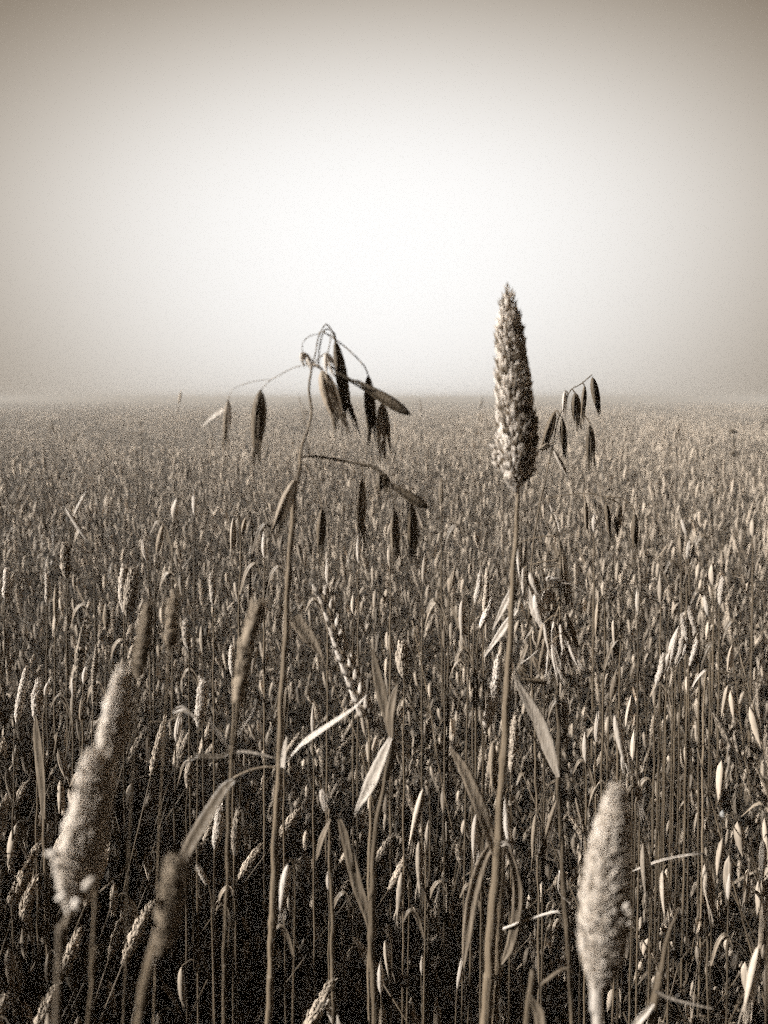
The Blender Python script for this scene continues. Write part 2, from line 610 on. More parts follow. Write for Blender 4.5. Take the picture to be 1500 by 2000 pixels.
# near individual stalks
N_IND = 280
cnt = 0
DEN = 1400.0
halfw = lambda Y: Y * .455 + .015
area_pts = []
rp = random.Random(5)
Y0, Y1 = .50, 1.12
tot = int(DEN * (.455 * (Y1 ** 2 - Y0 ** 2)))
for _ in range(tot):
    Y = math.sqrt(rp.uniform(Y0 ** 2, Y1 ** 2))
    area_pts.append((rp.uniform(-halfw(Y), halfw(Y)), Y))
area_pts.sort(key=lambda q: q[1])
ind_pts, over = area_pts[:N_IND], area_pts[N_IND:]
INDY = ind_pts[-1][1]
for (x, Y) in ind_pts:
    kind = rp.choices(['spike', 'pod', 'ear'], [.40, .58, .02])[0]
    if Y < .80 and rp.random() < .85:
        kind = 'pod'
    ms, h = rp.choice(protos[kind])
    nm, label, cat, grp, _, _ = KINDS[kind]
    e = bpy.data.objects.new(nm, None)
    e.empty_display_size = .02
    e['label'], e['category'], e['group'] = label, cat, grp
    s = canopy(Y) * rp.gauss(1, .08) / h
    s = min(s, (CAM_Z - .22) / h)
    e.location = (x, Y, 0)
    e.rotation_euler = (rp.gauss(0, .07), rp.gauss(0, .07), rp.uniform(0, 6.28))
    e.scale = (1, 1, s)
    col.objects.link(e)
    for pn, me in ms:
        o = bpy.data.objects.new(pn, me)
        o.parent = e
        col.objects.link(o)

# ---------------------------------------------------------------- field mass (stuff)
lib = bpy.data.collections.new('grass_patches')       # library of patches, only reached through the field object


def lowpoly_stalk(mb, x, y, h, rr, sides=3, lvl=1, leaf=True):
    az, lean = rr.uniform(0, 6.28), rr.uniform(0, .10)
    ln = bent_line(h, lean, az, .6, 2, (x, y, 0))
    mb.m = 1
    mb.tube(ln, [.0013, .0012, .0008], 3, smooth=False)
    mb.m = 0
    tip, dr = ln[-1], (ln[-1] - ln[-2]).normalized()
    r = rr.uniform(.0034, .0062)
    L = rr.uniform(.03, .055)
    k = rr.random()
    if k < .55:
        d = (dr + Vector((rr.uniform(-.2, .2), rr.uniform(-.2, .2), 0)))
        mb.spindle(tip, tip + d * L, r, 5 if lvl else 4, 4 if lvl else 3, .7)
    else:
        for q in range(rr.randint(3, 6)):
            e = tip + Vector((rr.gauss(0, .022), rr.gauss(0, .022), rr.uniform(-.16, .01)))
            dn = Vector((rr.uniform(-.3, .3), rr.uniform(-.3, .3), -1)) * rr.uniform(.02, .03)
            mb.spindle(e, e + dn, r * .75, 4, 3, .75)
    if leaf and rr.random() < .8:
        t = rr.uniform(.4, .9)
        p = ln[0].lerp(ln[-1], t)
        a2 = rr.uniform(0, 6.28)
        hd = Vector((math.cos(a2), math.sin(a2), 0))
        Ls = rr.uniform(.08, .2)
        sg = rr.uniform(0, 1)
        w = rr.uniform(.003, .006)
        wd = Vector((-hd.y, hd.x, 0)) * w * .5
        q = [p + hd * Ls * .4 * s + Vector((0, 0, Ls * (.9 * s - sg * s * s))) for s in (0, .45, 1)]
        mb.add([q[0] - wd * .5, q[0] + wd * .5, q[1] + wd, q[1] - wd, q[2]], [[0, 1, 2, 3], [3, 2, 4]])


entries = []   # (object, index)
# detailed single stalks
for i in range(12):
    rr = random.Random(900 + i)
    kind = ['spike', 'pod', 'pod', 'pod', 'pod', 'spike'][i % 6]
    parts, h = stalk_parts(kind, rr)
    mb = MB()
    for nm, lst in parts.items():
        for q in lst:
            o = len(mb.v)
            mb.v.extend(q.v)
            mb.f.extend([[a + o for a in f] for f in q.f])
            mb.mi.extend([1 if nm == 'stem' else (2 if nm == 'leaf' else 0)] * len(q.f))
    # normalise height to 1 -> scale z by canopy
    ob = mb.build('grass_%02d' % i, [M_FIELD, M_FIELDSTEM, M_LEAF], False)
    lib.objects.link(ob)
for i in range(6):      # 0.5 m clumps
    rr = random.Random(1900 + i)
    mb = MB()
    for _ in range(170):
        lowpoly_stalk(mb, rr.uniform(-.27, .27), rr.uniform(-.27, .27), min(rr.gauss(.70, .045), .8), rr)
    lib.objects.link(mb.build('grass_%02d' % (12 + i), [M_FIELD, M_FIELDSTEM], False))
for i in range(5):      # 2 m patches
    rr = random.Random(2900 + i)
    mb = MB()
    for _ in range(950):
        lowpoly_stalk(mb, rr.uniform(-1.08, 1.08), rr.uniform(-1.08, 1.08), min(rr.gauss(.71, .05), .85), rr, lvl=0, leaf=False)
        if rr.random() < .4:
            x, y, a, w = rr.uniform(-1, 1), rr.uniform(-1, 1), rr.uniform(0, 6.28), .006
            z = rr.uniform(.45, .65)
            c, s_ = math.cos(a), math.sin(a)
            mb.add([(x - w * s_, y + w * c, z), (x + w * s_, y - w * c, z), (x + c * .1, y + s_ * .1, z + .12)], [[0, 1, 2]])
    lib.objects.link(mb.build('grass_%02d' % (18 + i), [M_FIELD, M_FIELDSTEM], False))

pp, pi, ps, pr = [], [], [], []
rq = random.Random(77)


def put(x, y, idx, s, tilt=.03):
    pp.append((x, y, 0)); pi.append(idx); ps.append(s)
    tilt = .07 if idx < 12 else tilt
    pr.append((rq.gauss(0, tilt), rq.gauss(0, tilt), rq.uniform(0, 6.28)))


def undul(x, y):
    return 1 + .08 * math.sin(x * .9 + y * .35) * math.sin(y * .5 - x * .23 + 1) + .07 * math.sin(x * 2.7 + 1.3) * math.sin(y * 2.1)


for (x, Y) in over:
    s = canopy(Y) / .74 * rq.gauss(1, .08)
    put(x, Y, rq.randrange(12), s)
YM = 4.6
n = 0
while n < 26000:
    x, y = rq.uniform(-3.4, 3.4), rq.uniform(-1.2, YM)
    if n > 22500:                      # extra stalks out of view, added on the sun side to shade the near grass
        x, y = rq.uniform(-1.15, -.2), rq.uniform(-.4, 1.2)
        if x > -halfw(max(y, 0)) - .06:
            continue
    if abs(x) > max(1.0, y * .62 + .8):
        continue
    inside = abs(x) < halfw(y)
    if Y0 <= y <= Y1 and inside:
        continue                      # the individual stalks stand here
    if y < Y0 and abs(x) < .12 and y > -.15:
        continue                      # where the photographer stands
    if y > 1.8 and rq.random() < .25:
        continue
    s = canopy(y) / .74 * rq.gauss(1, .075) * undul(x, y)
    if y > 1.4 and rq.random() < .02:
        s *= rq.uniform(1.08, 1.22)
    if not inside and y < 1.1:        # sward out of view, made taller to cast shade on the near grass
        s = rq.gauss(1.07, .05)
        s = min(s, 1.15)
        if abs(x) < halfw(max(y, 0)) + .07 or (abs(x) < .3 and y < .5):
            s = min(s, .62)
    put(x, y, rq.randrange(12), s)
    n += 1
y = YM
while y < 24:
    x = -(y * .66 + 1)
    while x < y * .66 + 1:
        put(x + rq.uniform(-.1, .1), y + rq.uniform(-.1, .1), 12 + rq.randrange(6), undul(x, y) * rq.gauss(1.03, .04), 0.01)
        x += .46
    y += .44
y = 24
while y < 170:
    x = -(y * .6 + 2)
    while x < y * .6 + 2:
        put(x, y, 18 + rq.randrange(5), undul(x, y) * rq.gauss(1.03, .045), 0.004)
        x += 2.0
    y += 2.0

fm = bpy.data.meshes.new('grass')
fm.from_pydata(pp, [], [])
for nm, typ, key, data in (('idx', 'INT', 'value', pi), ('scl', 'FLOAT', 'value', ps), ('rot', 'FLOAT_VECTOR', 'vector', [c for r in pr for c in r])):
    at = fm.attributes.new(nm, typ, 'POINT')
    at.data.foreach_set(key, data)
grass = bpy.data.objects.new('grass', fm)
col.objects.link(grass)
grass['kind'] = 'stuff'
grass['label'] = 'dense dry grass field running back to the hazy horizon'
ng = bpy.data.node_groups.new('grass_scatter', 'GeometryNodeTree')
ng.interface.new_socket('Geometry', in_out='INPUT', socket_type='NodeSocketGeometry')
ng.interface.new_socket('Geometry', in_out='OUTPUT', socket_type='NodeSocketGeometry')
N_, L_ = ng.nodes, ng.links
gi, go = N_.new('NodeGroupInput'), N_.new('NodeGroupOutput')
ci = N_.new('GeometryNodeCollectionInfo')
ci.inputs['Collection'].default_value = lib
ci.inputs['Separate Children'].default_value = True
ci.inputs['Reset Children'].default_value = True
iop = N_.new('GeometryNodeInstanceOnPoints')
iop.inputs['Pick Instance'].default_value = True


def attr(nm, typ):
    a = N_.new('GeometryNodeInputNamedAttribute')
    a.data_type = typ
    a.inputs['Name'].default_value = nm
    return a.outputs['Attribute']


L_.new(gi.outputs[0], iop.inputs['Points'])
L_.new(ci.outputs[0], iop.inputs['Instance'])
L_.new(attr('idx', 'INT'), iop.inputs['Instance Index'])
L_.new(attr('rot', 'FLOAT_VECTOR'), iop.inputs['Rotation'])
cx = N_.new('ShaderNodeCombineXYZ')
cx.inputs[0].default_value = 1; cx.inputs[1].default_value = 1
L_.new(attr('scl', 'FLOAT'), cx.inputs[2])
L_.new(cx.outputs[0], iop.inputs['Scale'])
L_.new(iop.outputs[0], go.inputs[0])
md = grass.modifiers.new('scatter', 'NODES')
md.node_group = ng

# ================================================================= hero plants
RB = random.Random(21)


def thin(r):
    return r < .0008


def stem_of(plant, pts, wpx, Y, mat=None, sides=8, drift=(0, .02), name='stem', ground_=True, ridged=False):
    line = px_line(pts, Y)
    rad = [W(w, Y) / 2 for w in wpx]
    if ground_:
        line = to_ground(line, drift)
        rad = rad + [rad[-1] * k for k in (1.0, .95, .85)]
    rows = crom(np.array([[q[0], q[1], q[2], r] for q, r in zip(line, rad)]), 12)
    s_ = np.concatenate([[0], np.cumsum(np.linalg.norm(np.diff(rows[:, :3], axis=0), axis=1))])
    ph = RB.uniform(0, 6)
    rm = rad[len(rad) // 2]
    if not thin(rm):
        nodes = [RB.uniform(.10, .16), RB.uniform(.26, .34), RB.uniform(.42, .5)]
        for nd in nodes:                       # swollen joints, each with a loose sheath above it and a slight kink
            g_ = np.exp(-((s_ - nd) / .0025) ** 2)
            rows[:, 3] *= 1 + .32 * g_
            rows[:, 3] *= 1 + .16 * ((s_ > nd - .045) & (s_ < nd))
            rows[:, 0] += np.where(s_ > nd, (s_ - nd) * RB.uniform(-.012, .012), 0)
        rows[:, 0] += .00035 * np.sin(s_ * 95 + ph) + .0002 * np.sin(s_ * 240 + 2 * ph)
        rows[:, 3] *= 1 + .05 * np.sin(s_ * 310 + ph) * np.sin(s_ * 77)
    mb = MB()
    mb.tube(rows[:, :3], list(rows[:, 3]), sides, smooth=False, wob=.07 if ridged else .04, rr=RB)
    return plant.part(name, mb, mat or M_STEM)


def foot(pts, Y, drift=(0, .02)):
    g = to_ground(px_line(pts, Y), drift)[-1]
    return (g.x, g.y, 0)


def leaf_of(plant, pts, wpx, Y, mat=None, fold=.35, twist=0., face=None, rag=.06, label=None, name='leaf', curl=0.):
    mb = MB()
    mb.blade(px_line(pts, Y), [W(w, Y) for w in wpx], fold, 6, face=face, twist=twist, rag=rag, curl=curl, rr=RB)
    return plant.part(name, mb, mat or M_LEAF, label=label)


def spike_head(plant, pts, hw, Y, step, size, mat=None, lift=.45, width=.42, gap=.0, flip=True, core=.76, jitter=.35, name='seed_head', extra=None):
    """pts tip first in photo pixels, hw half widths in px; bracts grow towards the tip."""
    line = px_line(pts, Y)
    rad = [W(w, Y) for w in hw]
    line, rad = line[::-1], rad[::-1]
    mb = MB()
    mb.tube(line, [r * core for r in rad], 12, 6, wob=.08, rr=RB)
    bracts(mb, line, rad, W(step, Y), W(size, Y), lift, width, RB, jitter, gap=gap)
    return plant.part(name, mb, mat or M_HEAD)


# ---- tall canary grass, the big spike against the sky
Y = .42
st = [(1010, 955), (1010, 985), (1007, 1071), (1004, 1111), (996, 1235), (989, 1390), (981, 1514), (975, 1640), (966, 1760), (958, 1900), (953, 2000)]
p = Plant('canary_grass_stalk', 'tallest grass with a large tapering seed spike standing against the sky', 'canary grass', foot(st, Y))
stem_of(p, st, [6, 8, 9, 11, 12, 13, 15, 19, 22, 22, 22], Y, ridged=True)
spike_head(p, [(991, 563), (992, 584), (994, 625), (998, 680), (1004, 765), (1010, 836), (1010, 878), (1009, 918), (1007, 943), (1009, 962)],
           [2, 8, 19, 26, 33, 37, 38, 34, 21, 5], Y, 5.2, 20, M_FLECK, .42, .36, gap=.10, core=.74)
# loose pale florets sticking out of the lower head
mb = MB()
for (x, y, a) in ((962, 872, 2.6), (968, 885, 2.9), (966, 905, 2.5), (1043, 918, .5), (1038, 928, .1), (972, 910, 2.9), (1046, 838, .9), (965, 892, 2.2)):
    q = P(x, y, Y + RB.uniform(-.006, .006))
    d = Vector((math.cos(a), RB.uniform(-.5, .5), math.sin(a))) * W(13, Y)
    mb.spindle(q - d * .7, q + d * .6, W(4.5, Y), 6, 5, .8)
p.part('loose_florets', mb, M_PAPER)
leaf_of(p, [(968, 1668), (950, 1610), (932, 1560), (905, 1500), (880, 1462)], [16, 26, 27, 22, 6], Y, fold=.3, twist=.3)
leaf_of(p, [(960, 1650), (940, 1690), (922, 1760), (912, 1830), (905, 1890)], [14, 24, 27, 20, 3], Y + .01, fold=.4, twist=-.3)
leaf_of(p, [(985, 1640), (1006, 1700), (1012, 1770), (1000, 1840), (975, 1890)], [12, 18, 26, 22, 3], Y + .02, fold=.4, twist=-.4)
leaf_of(p, [(978, 1652), (985, 1647), (997, 1653)], [8, 9, 3], Y - .004, M_LEAFPALE, fold=.5, name='ligule')
sh = MB()   # second culm hugging the main one below the node
sh.tube(to_ground(px_line([(983, 1648), (978, 1760), (972, 1900), (966, 2000)], Y + .006)), [W(7, Y)] * 7, 7, 5)
p.part('side_stem', sh, M_STEM)

# ---- wild oat in the middle
Y = .41
st = [(607, 717), (603, 760), (608, 805), (602, 840), (590, 877), (586, 910), (577, 950), (571, 1000), (567, 1080), (560, 1200), (553, 1300), (549, 1400),
      (544, 1500), (540, 1600), (533, 1750), (528, 1900), (523, 2000)]
oat = p = Plant('wild_oat', 'tall wild oat in the middle whose bowed top carries large dark husks above the horizon', 'wild oat', foot(st, Y))
stem_of(p, st, [4, 5, 5, 5, 6, 7, 8, 9, 9, 11, 12, 13, 14, 15, 15, 15, 15], Y)
kn = MB()
kn.tube(px_line([(600, 700), (606, 712), (609, 722)], Y), [W(3, Y), W(5, Y), W(3, Y)], 7, 3)
kn.tube(px_line([(605, 712), (618, 714), (630, 722)], Y), [W(3, Y), W(4, Y), W(2, Y)], 6, 3)
p.part('node', kn, M_PAPER)
oat_spikelet(p, Y, (654, 662), (684, 832), 21, M_OATDARK, .05, 3, .4, branch=[(610, 712), (616, 690), (621, 662), (630, 641), (638, 634), (648, 646)], dY=.004)
oat_spikelet(p, Y, (628, 722), (667, 836), 31, M_OAT, .04, 4, .1, branch=[(612, 714), (620, 714)])
oat_spikelet(p, Y, (803, 811), (698, 746), 22, M_OATDARK, .03, 2, .8, branch=None)
aw = MB()
aw.tube(px_line([(640, 712), (668, 730), (690, 744), (715, 756), (735, 764)], Y), [W(3, Y) / 1.5] * 4 + [W(2.5, Y)], 5, 4)
aw.tube(px_line([(655, 724), (680, 742), (702, 756), (722, 768)], Y + .003), [W(3, Y) / 1.6] * 4, 5, 4)
p.part('awn', aw, M_OATDARK)
oat_spikelet(p, Y, (719, 731), (727, 866), 20, M_OATDARK, .05, 3, .2, branch=[(622, 655), (630, 648), (662, 668), (690, 692), (712, 716)], dY=.01)
oat_spikelet(p, Y, (746, 786), (752, 890), 22, M_PAPER, .12, 3, 1.2, pale=M_OAT, branch=[(690, 742), (715, 752), (735, 768)], dY=.012)
oat_spikelet(p, Y, (509, 760), (501, 900), 27, M_OATDARK, .02, 2, .0, branch=[(600, 711), (570, 720), (545, 733), (525, 745)], dY=-.01, thread=1.6)
oat_spikelet(p, Y, (636, 688), (650, 735), 13, M_PAPER, .2, 2, .6, pale=M_PAPER, branch=[(612, 712), (622, 700)])
oat_spikelet(p, Y, (588, 688), (604, 714), 12, M_PAPER, .2, 2, .6, pale=M_PAPER)
lp = MB()
lp.tube(px_line([(622, 652), (602, 658), (591, 672), (592, 688), (604, 700)], Y + .004), [W(1.6, Y) / 2] * 5, 4, 5)
lp.tube(px_line([(646, 650), (644, 672), (640, 690)], Y + .004), [W(2.2, Y) / 2] * 3, 4, 5)
lp.tube(px_line([(622, 720), (624, 680), (634, 645), (652, 650), (658, 680)], Y + .009), [W(3, Y) / 2] * 5, 4, 5)
p.part('branch', lp, M_STEM)
oat_spikelet(p, Y, (446, 779), (441, 878), 13, M_OAT, .04, 3, .3, pale=M_PAPER, branch=[(530, 742), (500, 744), (462, 756), (450, 768)], dY=-.008, thread=1.1)
leaf_of(p, [(444, 796), (428, 806), (412, 818), (394, 834)], [5, 9, 6, 1], Y - .008, M_PAPER, fold=.4, face=(-.3, -.9, .3), name='torn_husk')
# lower branch with its dark clump
oat_spikelet(p, Y, (840, 994), (762, 948), 19, M_OATDARK, .03, 2, .5)
lb = MB()
lb.tube(px_line([(588, 893), (605, 891), (630, 893), (665, 899), (700, 906), (728, 912), (742, 922), (752, 936), (775, 950)], Y), [W(w, Y) / 2 for w in (6, 5, 5, 5, 6, 7, 7, 6, 4)], 7, 5)
p.part('branch', lb, M_OATDARK)
oat_spikelet(p, Y, (742, 924), (756, 962), 17, M_OATDARK, .2, 4, .9)
oat_spikelet(p, Y, (758, 932), (742, 958), 12, M_OATDARK, .2, 3, .3)
oat_spikelet(p, Y, (707, 932), (705, 1062), 17, M_OAT, .05, 4, .3, branch=[(700, 906), (708, 916)], dY=.01)
oat_spikelet(p, Y, (803, 982), (808, 1092), 21, M_OATDARK, .04, 3, .3, branch=[(770, 952), (788, 962)], dY=.012)
oat_spikelet(p, Y, (770, 992), (773, 1100), 18, M_OAT, .05, 3, .3, branch=[(752, 940), (764, 962)], dY=.02)
oat_spikelet(p, Y, (629, 992), (626, 1092), 18, M_OATDARK, .03, 2, .3, branch=[(588, 900), (604, 920), (622, 962)], dY=.015)
oat_spikelet(p, Y, (577, 934), (536, 1040), 22, M_OAT, .04, 3, .3, branch=[(586, 906), (582, 920)], dY=-.006)
# leaves and lower shoots of the same plant
leaf_of(p, [(553, 1492), (575, 1470), (600, 1446), (640, 1418), (690, 1384), (716, 1358)], [5, 7, 13, 12, 6, 2], Y, M_LEAFPALE, fold=.5, face=(-.5, -.6, .6), label='bleached narrow leaf pointing up to the right')
leaf_of(p, [(553, 1500), (556, 1465), (560, 1440)], [14, 12, 3], Y - .003, M_LEAFPALE, fold=.5, face=(-.6, -.6, .4))
oat_spikelet(p, Y, (628, 1540), (637, 1582), 14, M_PAPER, .05, 2, .3, branch=[(548, 1500), (575, 1500), (600, 1508), (618, 1520), (626, 1532)])
lb = MB()
lb.tube(px_line([(546, 1500), (520, 1498), (490, 1504), (462, 1516), (452, 1524)], Y + .002), [W(w, Y) / 2 for w in (5, 5, 5, 5, 5)], 6, 4)
p.part('branch', lb, M_STEM)

# ---- grass with the folded leaf, lower left (its own stem stands behind)
Y = .38
st = [(462, 1300), (458, 1370), (453, 1440), (449, 1530), (446, 1640), (441, 1760), (437, 1880), (433, 2000)]
p = Plant('oat_straw', 'straw stem with a long folded leaf hanging to the left above the blurred dark head', 'oat straw', foot(st, Y))
stem_of(p, st, [4, 5, 7, 8, 8, 8, 8, 8], Y)
leaf_of(p, [(458, 1524), (440, 1540), (415, 1580), (385, 1630), (362, 1672), (346, 1712)], [10, 22, 30, 30, 26, 14], Y - .02, M_LEAF, fold=.7, face=(-.75, -.75, .1), twist=.2)
leaf_of(p, [(452, 1462), (438, 1476), (412, 1478), (388, 1476), (360, 1494)], [8, 9, 9, 7, 3], Y, M_LEAF, fold=.5)
leaf_of(p, [(452, 1468), (480, 1468), (505, 1472), (535, 1480)], [6, 6, 5, 3], Y, M_LEAFPALE, fold=.5)
leaf_of(p, [(450, 1466), (430, 1438), (412, 1412), (400, 1392)], [5, 6, 5, 2], Y, M_LEAFPALE, fold=.5)
leaf_of(p, [(452, 1460), (470, 1425), (490, 1395), (498, 1376)], [4, 5, 5, 2], Y, M_LEAFPALE, fold=.5)
leaf_of(p, [(338, 1392), (352, 1384), (364, 1388), (382, 1402)], [4, 12, 10, 3], Y + .03, M_LEAFPALE, fold=.6, name='dead_bract')
lb = MB()
lb.tube(px_line([(453, 1440), (430, 1425), (395, 1410), (365, 1388), (330, 1408), (292, 1410)], Y + .02), [W(w, Y) / 2 for w in (2.5, 2.5, 2.5, 2.5, 2.5, 1.5)], 5, 4)
p.part('branch', lb, M_STEM)
for (t, b, w) in (((505, 1180), (478, 1272), 25), ((480, 1280), (464, 1372), 24)):
    mbb = MB()
    a, c = P(*t, Y - .08), P(*b, Y - .08)
    mbb.tube([a, a.lerp(c, .06), a.lerp(c, .5), a.lerp(c, .94), c], [W(w * k, Y - .08) / 2 for k in (.5, .9, 1, .95, .5)], 10, 3)
    bracts(mbb, [c, a.lerp(c, .5), a], [W(w * .5, Y - .08)] * 3, W(8, Y), W(16, Y), .2, .5, RB)
    p.part('seed_head', mbb, M_HEADDARK)
lb = MB()
lb.tube(px_line([(508, 1172), (488, 1276, -.005), (466, 1372), (461, 1420, .04), (452, 1480, .075)], Y - .075), [W(4, Y) / 2] * 5, 6, 4)
p.part('branch', lb, M_STEM)

# ---- two very near blurred heads on the left
Y = .215
st = [(205, 1490), (190, 1700, .03), (178, 1900, .035), (172, 2000, .04)]
p = Plant('foxtail_stalk', 'slimmer, higher one of two overlapping blurred pale grass heads at the left', 'foxtail grass', foot(st, Y))
stem_of(p, st, [9, 8, 8, 8], Y)
spike_head(p, [(241, 1304), (238, 1326), (231, 1370), (226, 1410), (218, 1455), (208, 1500)], [3, 11, 20, 25, 27, 18], Y + .01, 6, 22, M_FLUFF, .3, .24, core=.82, gap=.1)
Y = .205
st = [(140, 1772), (126, 1812), (122, 1832), (116, 1900), (110, 2000)]
p = Plant('foxtail_stalk', 'broad lumpy lower one of two overlapping blurred pale grass heads at the left', 'foxtail grass', foot(st, Y))
stem_of(p, st, [13, 14, 13, 12, 12], Y, M_OAT)
spike_head(p, [(186, 1470), (188, 1494), (186, 1530), (180, 1570), (172, 1610), (160, 1660), (154, 1700), (146, 1745), (136, 1785)], [6, 24, 34, 37, 40, 48, 48, 34, 10], Y, 7, 26, M_FLUFF, .32, .24, core=.82, jitter=.5, gap=.1)
mb = MB()
for (x, y, a, s) in ((104, 1668, 2.9, 16), (112, 1690, 2.6, 13), (176, 1722, .9, 15), (168, 1730, 1.2, 13), (148, 1770, -.6, 12), (120, 1752, 3.5, 13), (150, 1760, 0, 10)):
    q = P(x, y, Y - .008)
    d = Vector((math.cos(a), -.3, math.sin(a))) * W(s, Y)
    mb.spindle(q - d, q + d, W(s * .55, Y), 7, 6, .8)
p.part('loose_florets', mb, M_FLUFF)
mb = MB()
mb.spindle(P(116, 1828, Y), P(142, 1836, Y), W(5, Y), 6, 5)
p.part('leaf_scar', mb, M_LEAFPALE)

# ---- dim blurred heads standing higher behind them
for (t, b, w, Y, lab) in (((292, 1178), (270, 1325), 25, .27, 'dim blurred cylindrical grass head just above the two pale heads at the left'),
                          ((342, 1160), (330, 1275), 21, .30, 'dim blurred short grass head further right of the left group')):
    st = [(b[0], b[1]), (b[0] - 8, b[1] + 150, .02), (b[0] - 22, b[1] + 420, .04), (b[0] - 30, 2000, .05)]
    p = Plant('foxtail_stalk', lab, 'foxtail grass', foot(st, Y))
    stem_of(p, st, [4, 4, 5, 5], Y)
    m_ = ((t[0] + b[0]) / 2, (t[1] + b[1]) / 2)
    spike_head(p, [t, (t[0] * .8 + b[0] * .2, t[1] * .8 + b[1] * .2), m_, (t[0] * .15 + b[0] * .85, t[1] * .15 + b[1] * .85), b], [w * .2, w * .42, w * .5, w * .5, w * .2], Y, 8, 17, M_HEADDARK, .25, .5, core=.76)

# ---- dark blurred head at the bottom left
Y = .205
st = [(312, 1850), (298, 1880), (285, 1920), (274, 1965), (266, 2000)]
p = Plant('foxtail_stalk', 'dark blurred grass head near the bottom left with only its left edge lit', 'foxtail grass', foot(st, Y, (-.03, .02)))
stem_of(p, st, [12, 14, 15, 14, 14], Y, drift=(-.03, .02))
spike_head(p, [(348, 1672), (345, 1690), (338, 1740), (330, 1790), (318, 1840), (305, 1872)], [8, 22, 29, 30, 24, 9], Y, 10, 22, M_HEADDARK, .22, .5, core=.76)
leaf_of(p, [(296, 1892), (304, 1862), (300, 1840), (308, 1872)], [3, 4, 3, 2], Y - .01, M_LEAFPALE, fold=.6, name='dead_bract')

# ---- big pale head, lower right
Y = .235
st = [(1166, 1925), (1164, 1955), (1166, 1975), (1168, 2000)]
p = Plant('foxtail_stalk', 'large pale fluffy grass head standing near at the lower right', 'foxtail grass', foot(st, Y))
stem_of(p, st, [16, 18, 21, 22], Y, M_LEAFPALE)
spike_head(p, [(1205, 1532), (1203, 1556), (1199, 1606), (1192, 1660), (1186, 1720), (1181, 1780), (1178, 1830), (1173, 1888), (1167, 1934)],
           [4, 15, 29, 39, 44, 51, 50, 38, 13], Y, 5.5, 24, M_FLUFF, .42, .26, gap=.08, core=.76, jitter=.45)
mb = MB()
for (x, y, a) in ((1222, 1770, 1.3), (1228, 1785, 1.5), (1212, 1798, 1.1), (1226, 1808, 1.2), (1136, 1812, 2.2)):
    q = P(x, y, Y - .006)
    d = Vector((math.cos(a), -.3, math.sin(a))) * W(13, Y)
    mb.spindle(q - d, q + d, W(6, Y), 7, 6, .8)
p.part('loose_florets', mb, M_PAPER)

# ---- wild oat at the right
Y = .60
st = [(1108, 778), (1094, 812), (1080, 868), (1068, 920), (1057, 977), (1047, 1030), (1038, 1094), (1035, 1200), (1040, 1350), (1046, 1500), (1050, 1700), (1052, 1850)]
p = Plant('wild_oat', 'thin wild oat right of the tall spike with small dark husks hanging over the horizon', 'wild oat', foot(st, Y))
stem_of(p, st, [2, 2, 2.5, 3, 3.5, 3.5, 4, 4.5, 5, 6, 6, 6], Y, sides=5)
ax = MB()
ax.tube(px_line([(1104, 788), (1110, 770), (1118, 759), (1136, 749), (1156, 732)], Y), [W(2.2, Y) / 2] * 5, 5, 4)
p.part('branch', ax, M_STEM)
for (t, b, w, m, br) in (((1157, 736), (1170, 806), 14, M_OATDARK, None), ((1142, 752), (1138, 822), 10, M_OATDARK, [(1138, 748)]), ((1123, 766), (1128, 836), 16, M_OATDARK, [(1118, 760)]),
                         ((1103, 763), (1102, 816), 9, M_PAPER, [(1110, 771), (1106, 764)]), ((1098, 815), (1104, 890), 11, M_OATDARK, [(1095, 812)]),
                         ((1084, 803), (1062, 876), 15, M_OATDARK, [(1094, 812), (1088, 802)]), ((1051, 878), (1082, 864), 11, M_OATDARK, None),
                         ((1152, 829), (1155, 908), 15, M_OATDARK, [(1130, 800, .01), (1150, 822, .01)]), ((1080, 878), (1112, 934), 9, M_PAPER, [(1078, 872)]),
                         ((1183, 980), (1193, 1050), 11, M_OATDARK, None), ((1211, 984), (1205, 1050), 11, M_OATDARK, [(1184, 972), (1200, 978)]),
                         ((1240, 1002), (1240, 1074), 14, M_OATDARK, [(1184, 970), (1215, 974), (1236, 992)]), ((1143, 975), (1147, 1046), 9, M_OAT, [(1140, 965)])):
    oat_spikelet(p, Y, t, b, w, m, RB.uniform(.03, .08), 3, RB.uniform(0, 1.5), pale=M_OAT if RB.random() < .4 else None, branch=br)
wh = MB()
wh.tube(px_line([(1057, 977), (1075, 972), (1100, 968), (1136, 964), (1165, 966), (1178, 971), (1184, 980)], Y), [W(2, Y) / 2] * 7, 5, 4)
p.part('branch', wh, M_STEM)

# ---- dry oat tangle between them
Y = .50
st = [(1076, 1000), (1090, 1045), (1096, 1110), (1092, 1200), (1090, 1330), (1091, 1430), (1090, 1520), (1094, 1640), (1100, 1760), (1106, 1890), (1110, 2000)]
p = Plant('wild_oat', 'tangled dry wild oat with a bundle of torn pale husks and a dewy hanging leaf', 'wild oat', foot(st, Y))
stem_of(p, st, [2, 4, 4, 5, 6, 8, 11, 11, 12, 12, 12], Y)
leaf_of(p, [(1003, 1316), (1015, 1342), (1036, 1376), (1058, 1420), (1074, 1468), (1090, 1518)], [4, 15, 24, 31, 28, 9], Y - .01, M_LEAFPALE, fold=.3, face=(-.6, -.8, .2), label='pale dewy leaf broad in the middle')
leaf_of(p, [(1092, 1520), (1070, 1535), (1058, 1565), (1048, 1590)], [5, 5, 6, 3], Y, M_LEAF)
oat_spikelet(p, Y, (1047, 1588), (1045, 1694), 17, M_OAT, .05, 2, .2, pale=M_PAPER)
oat_spikelet(p, Y, (1088, 1562), (1057, 1680), 15, M_OAT, .05, 2, .2, pale=M_PAPER, branch=[(1092, 1530)])
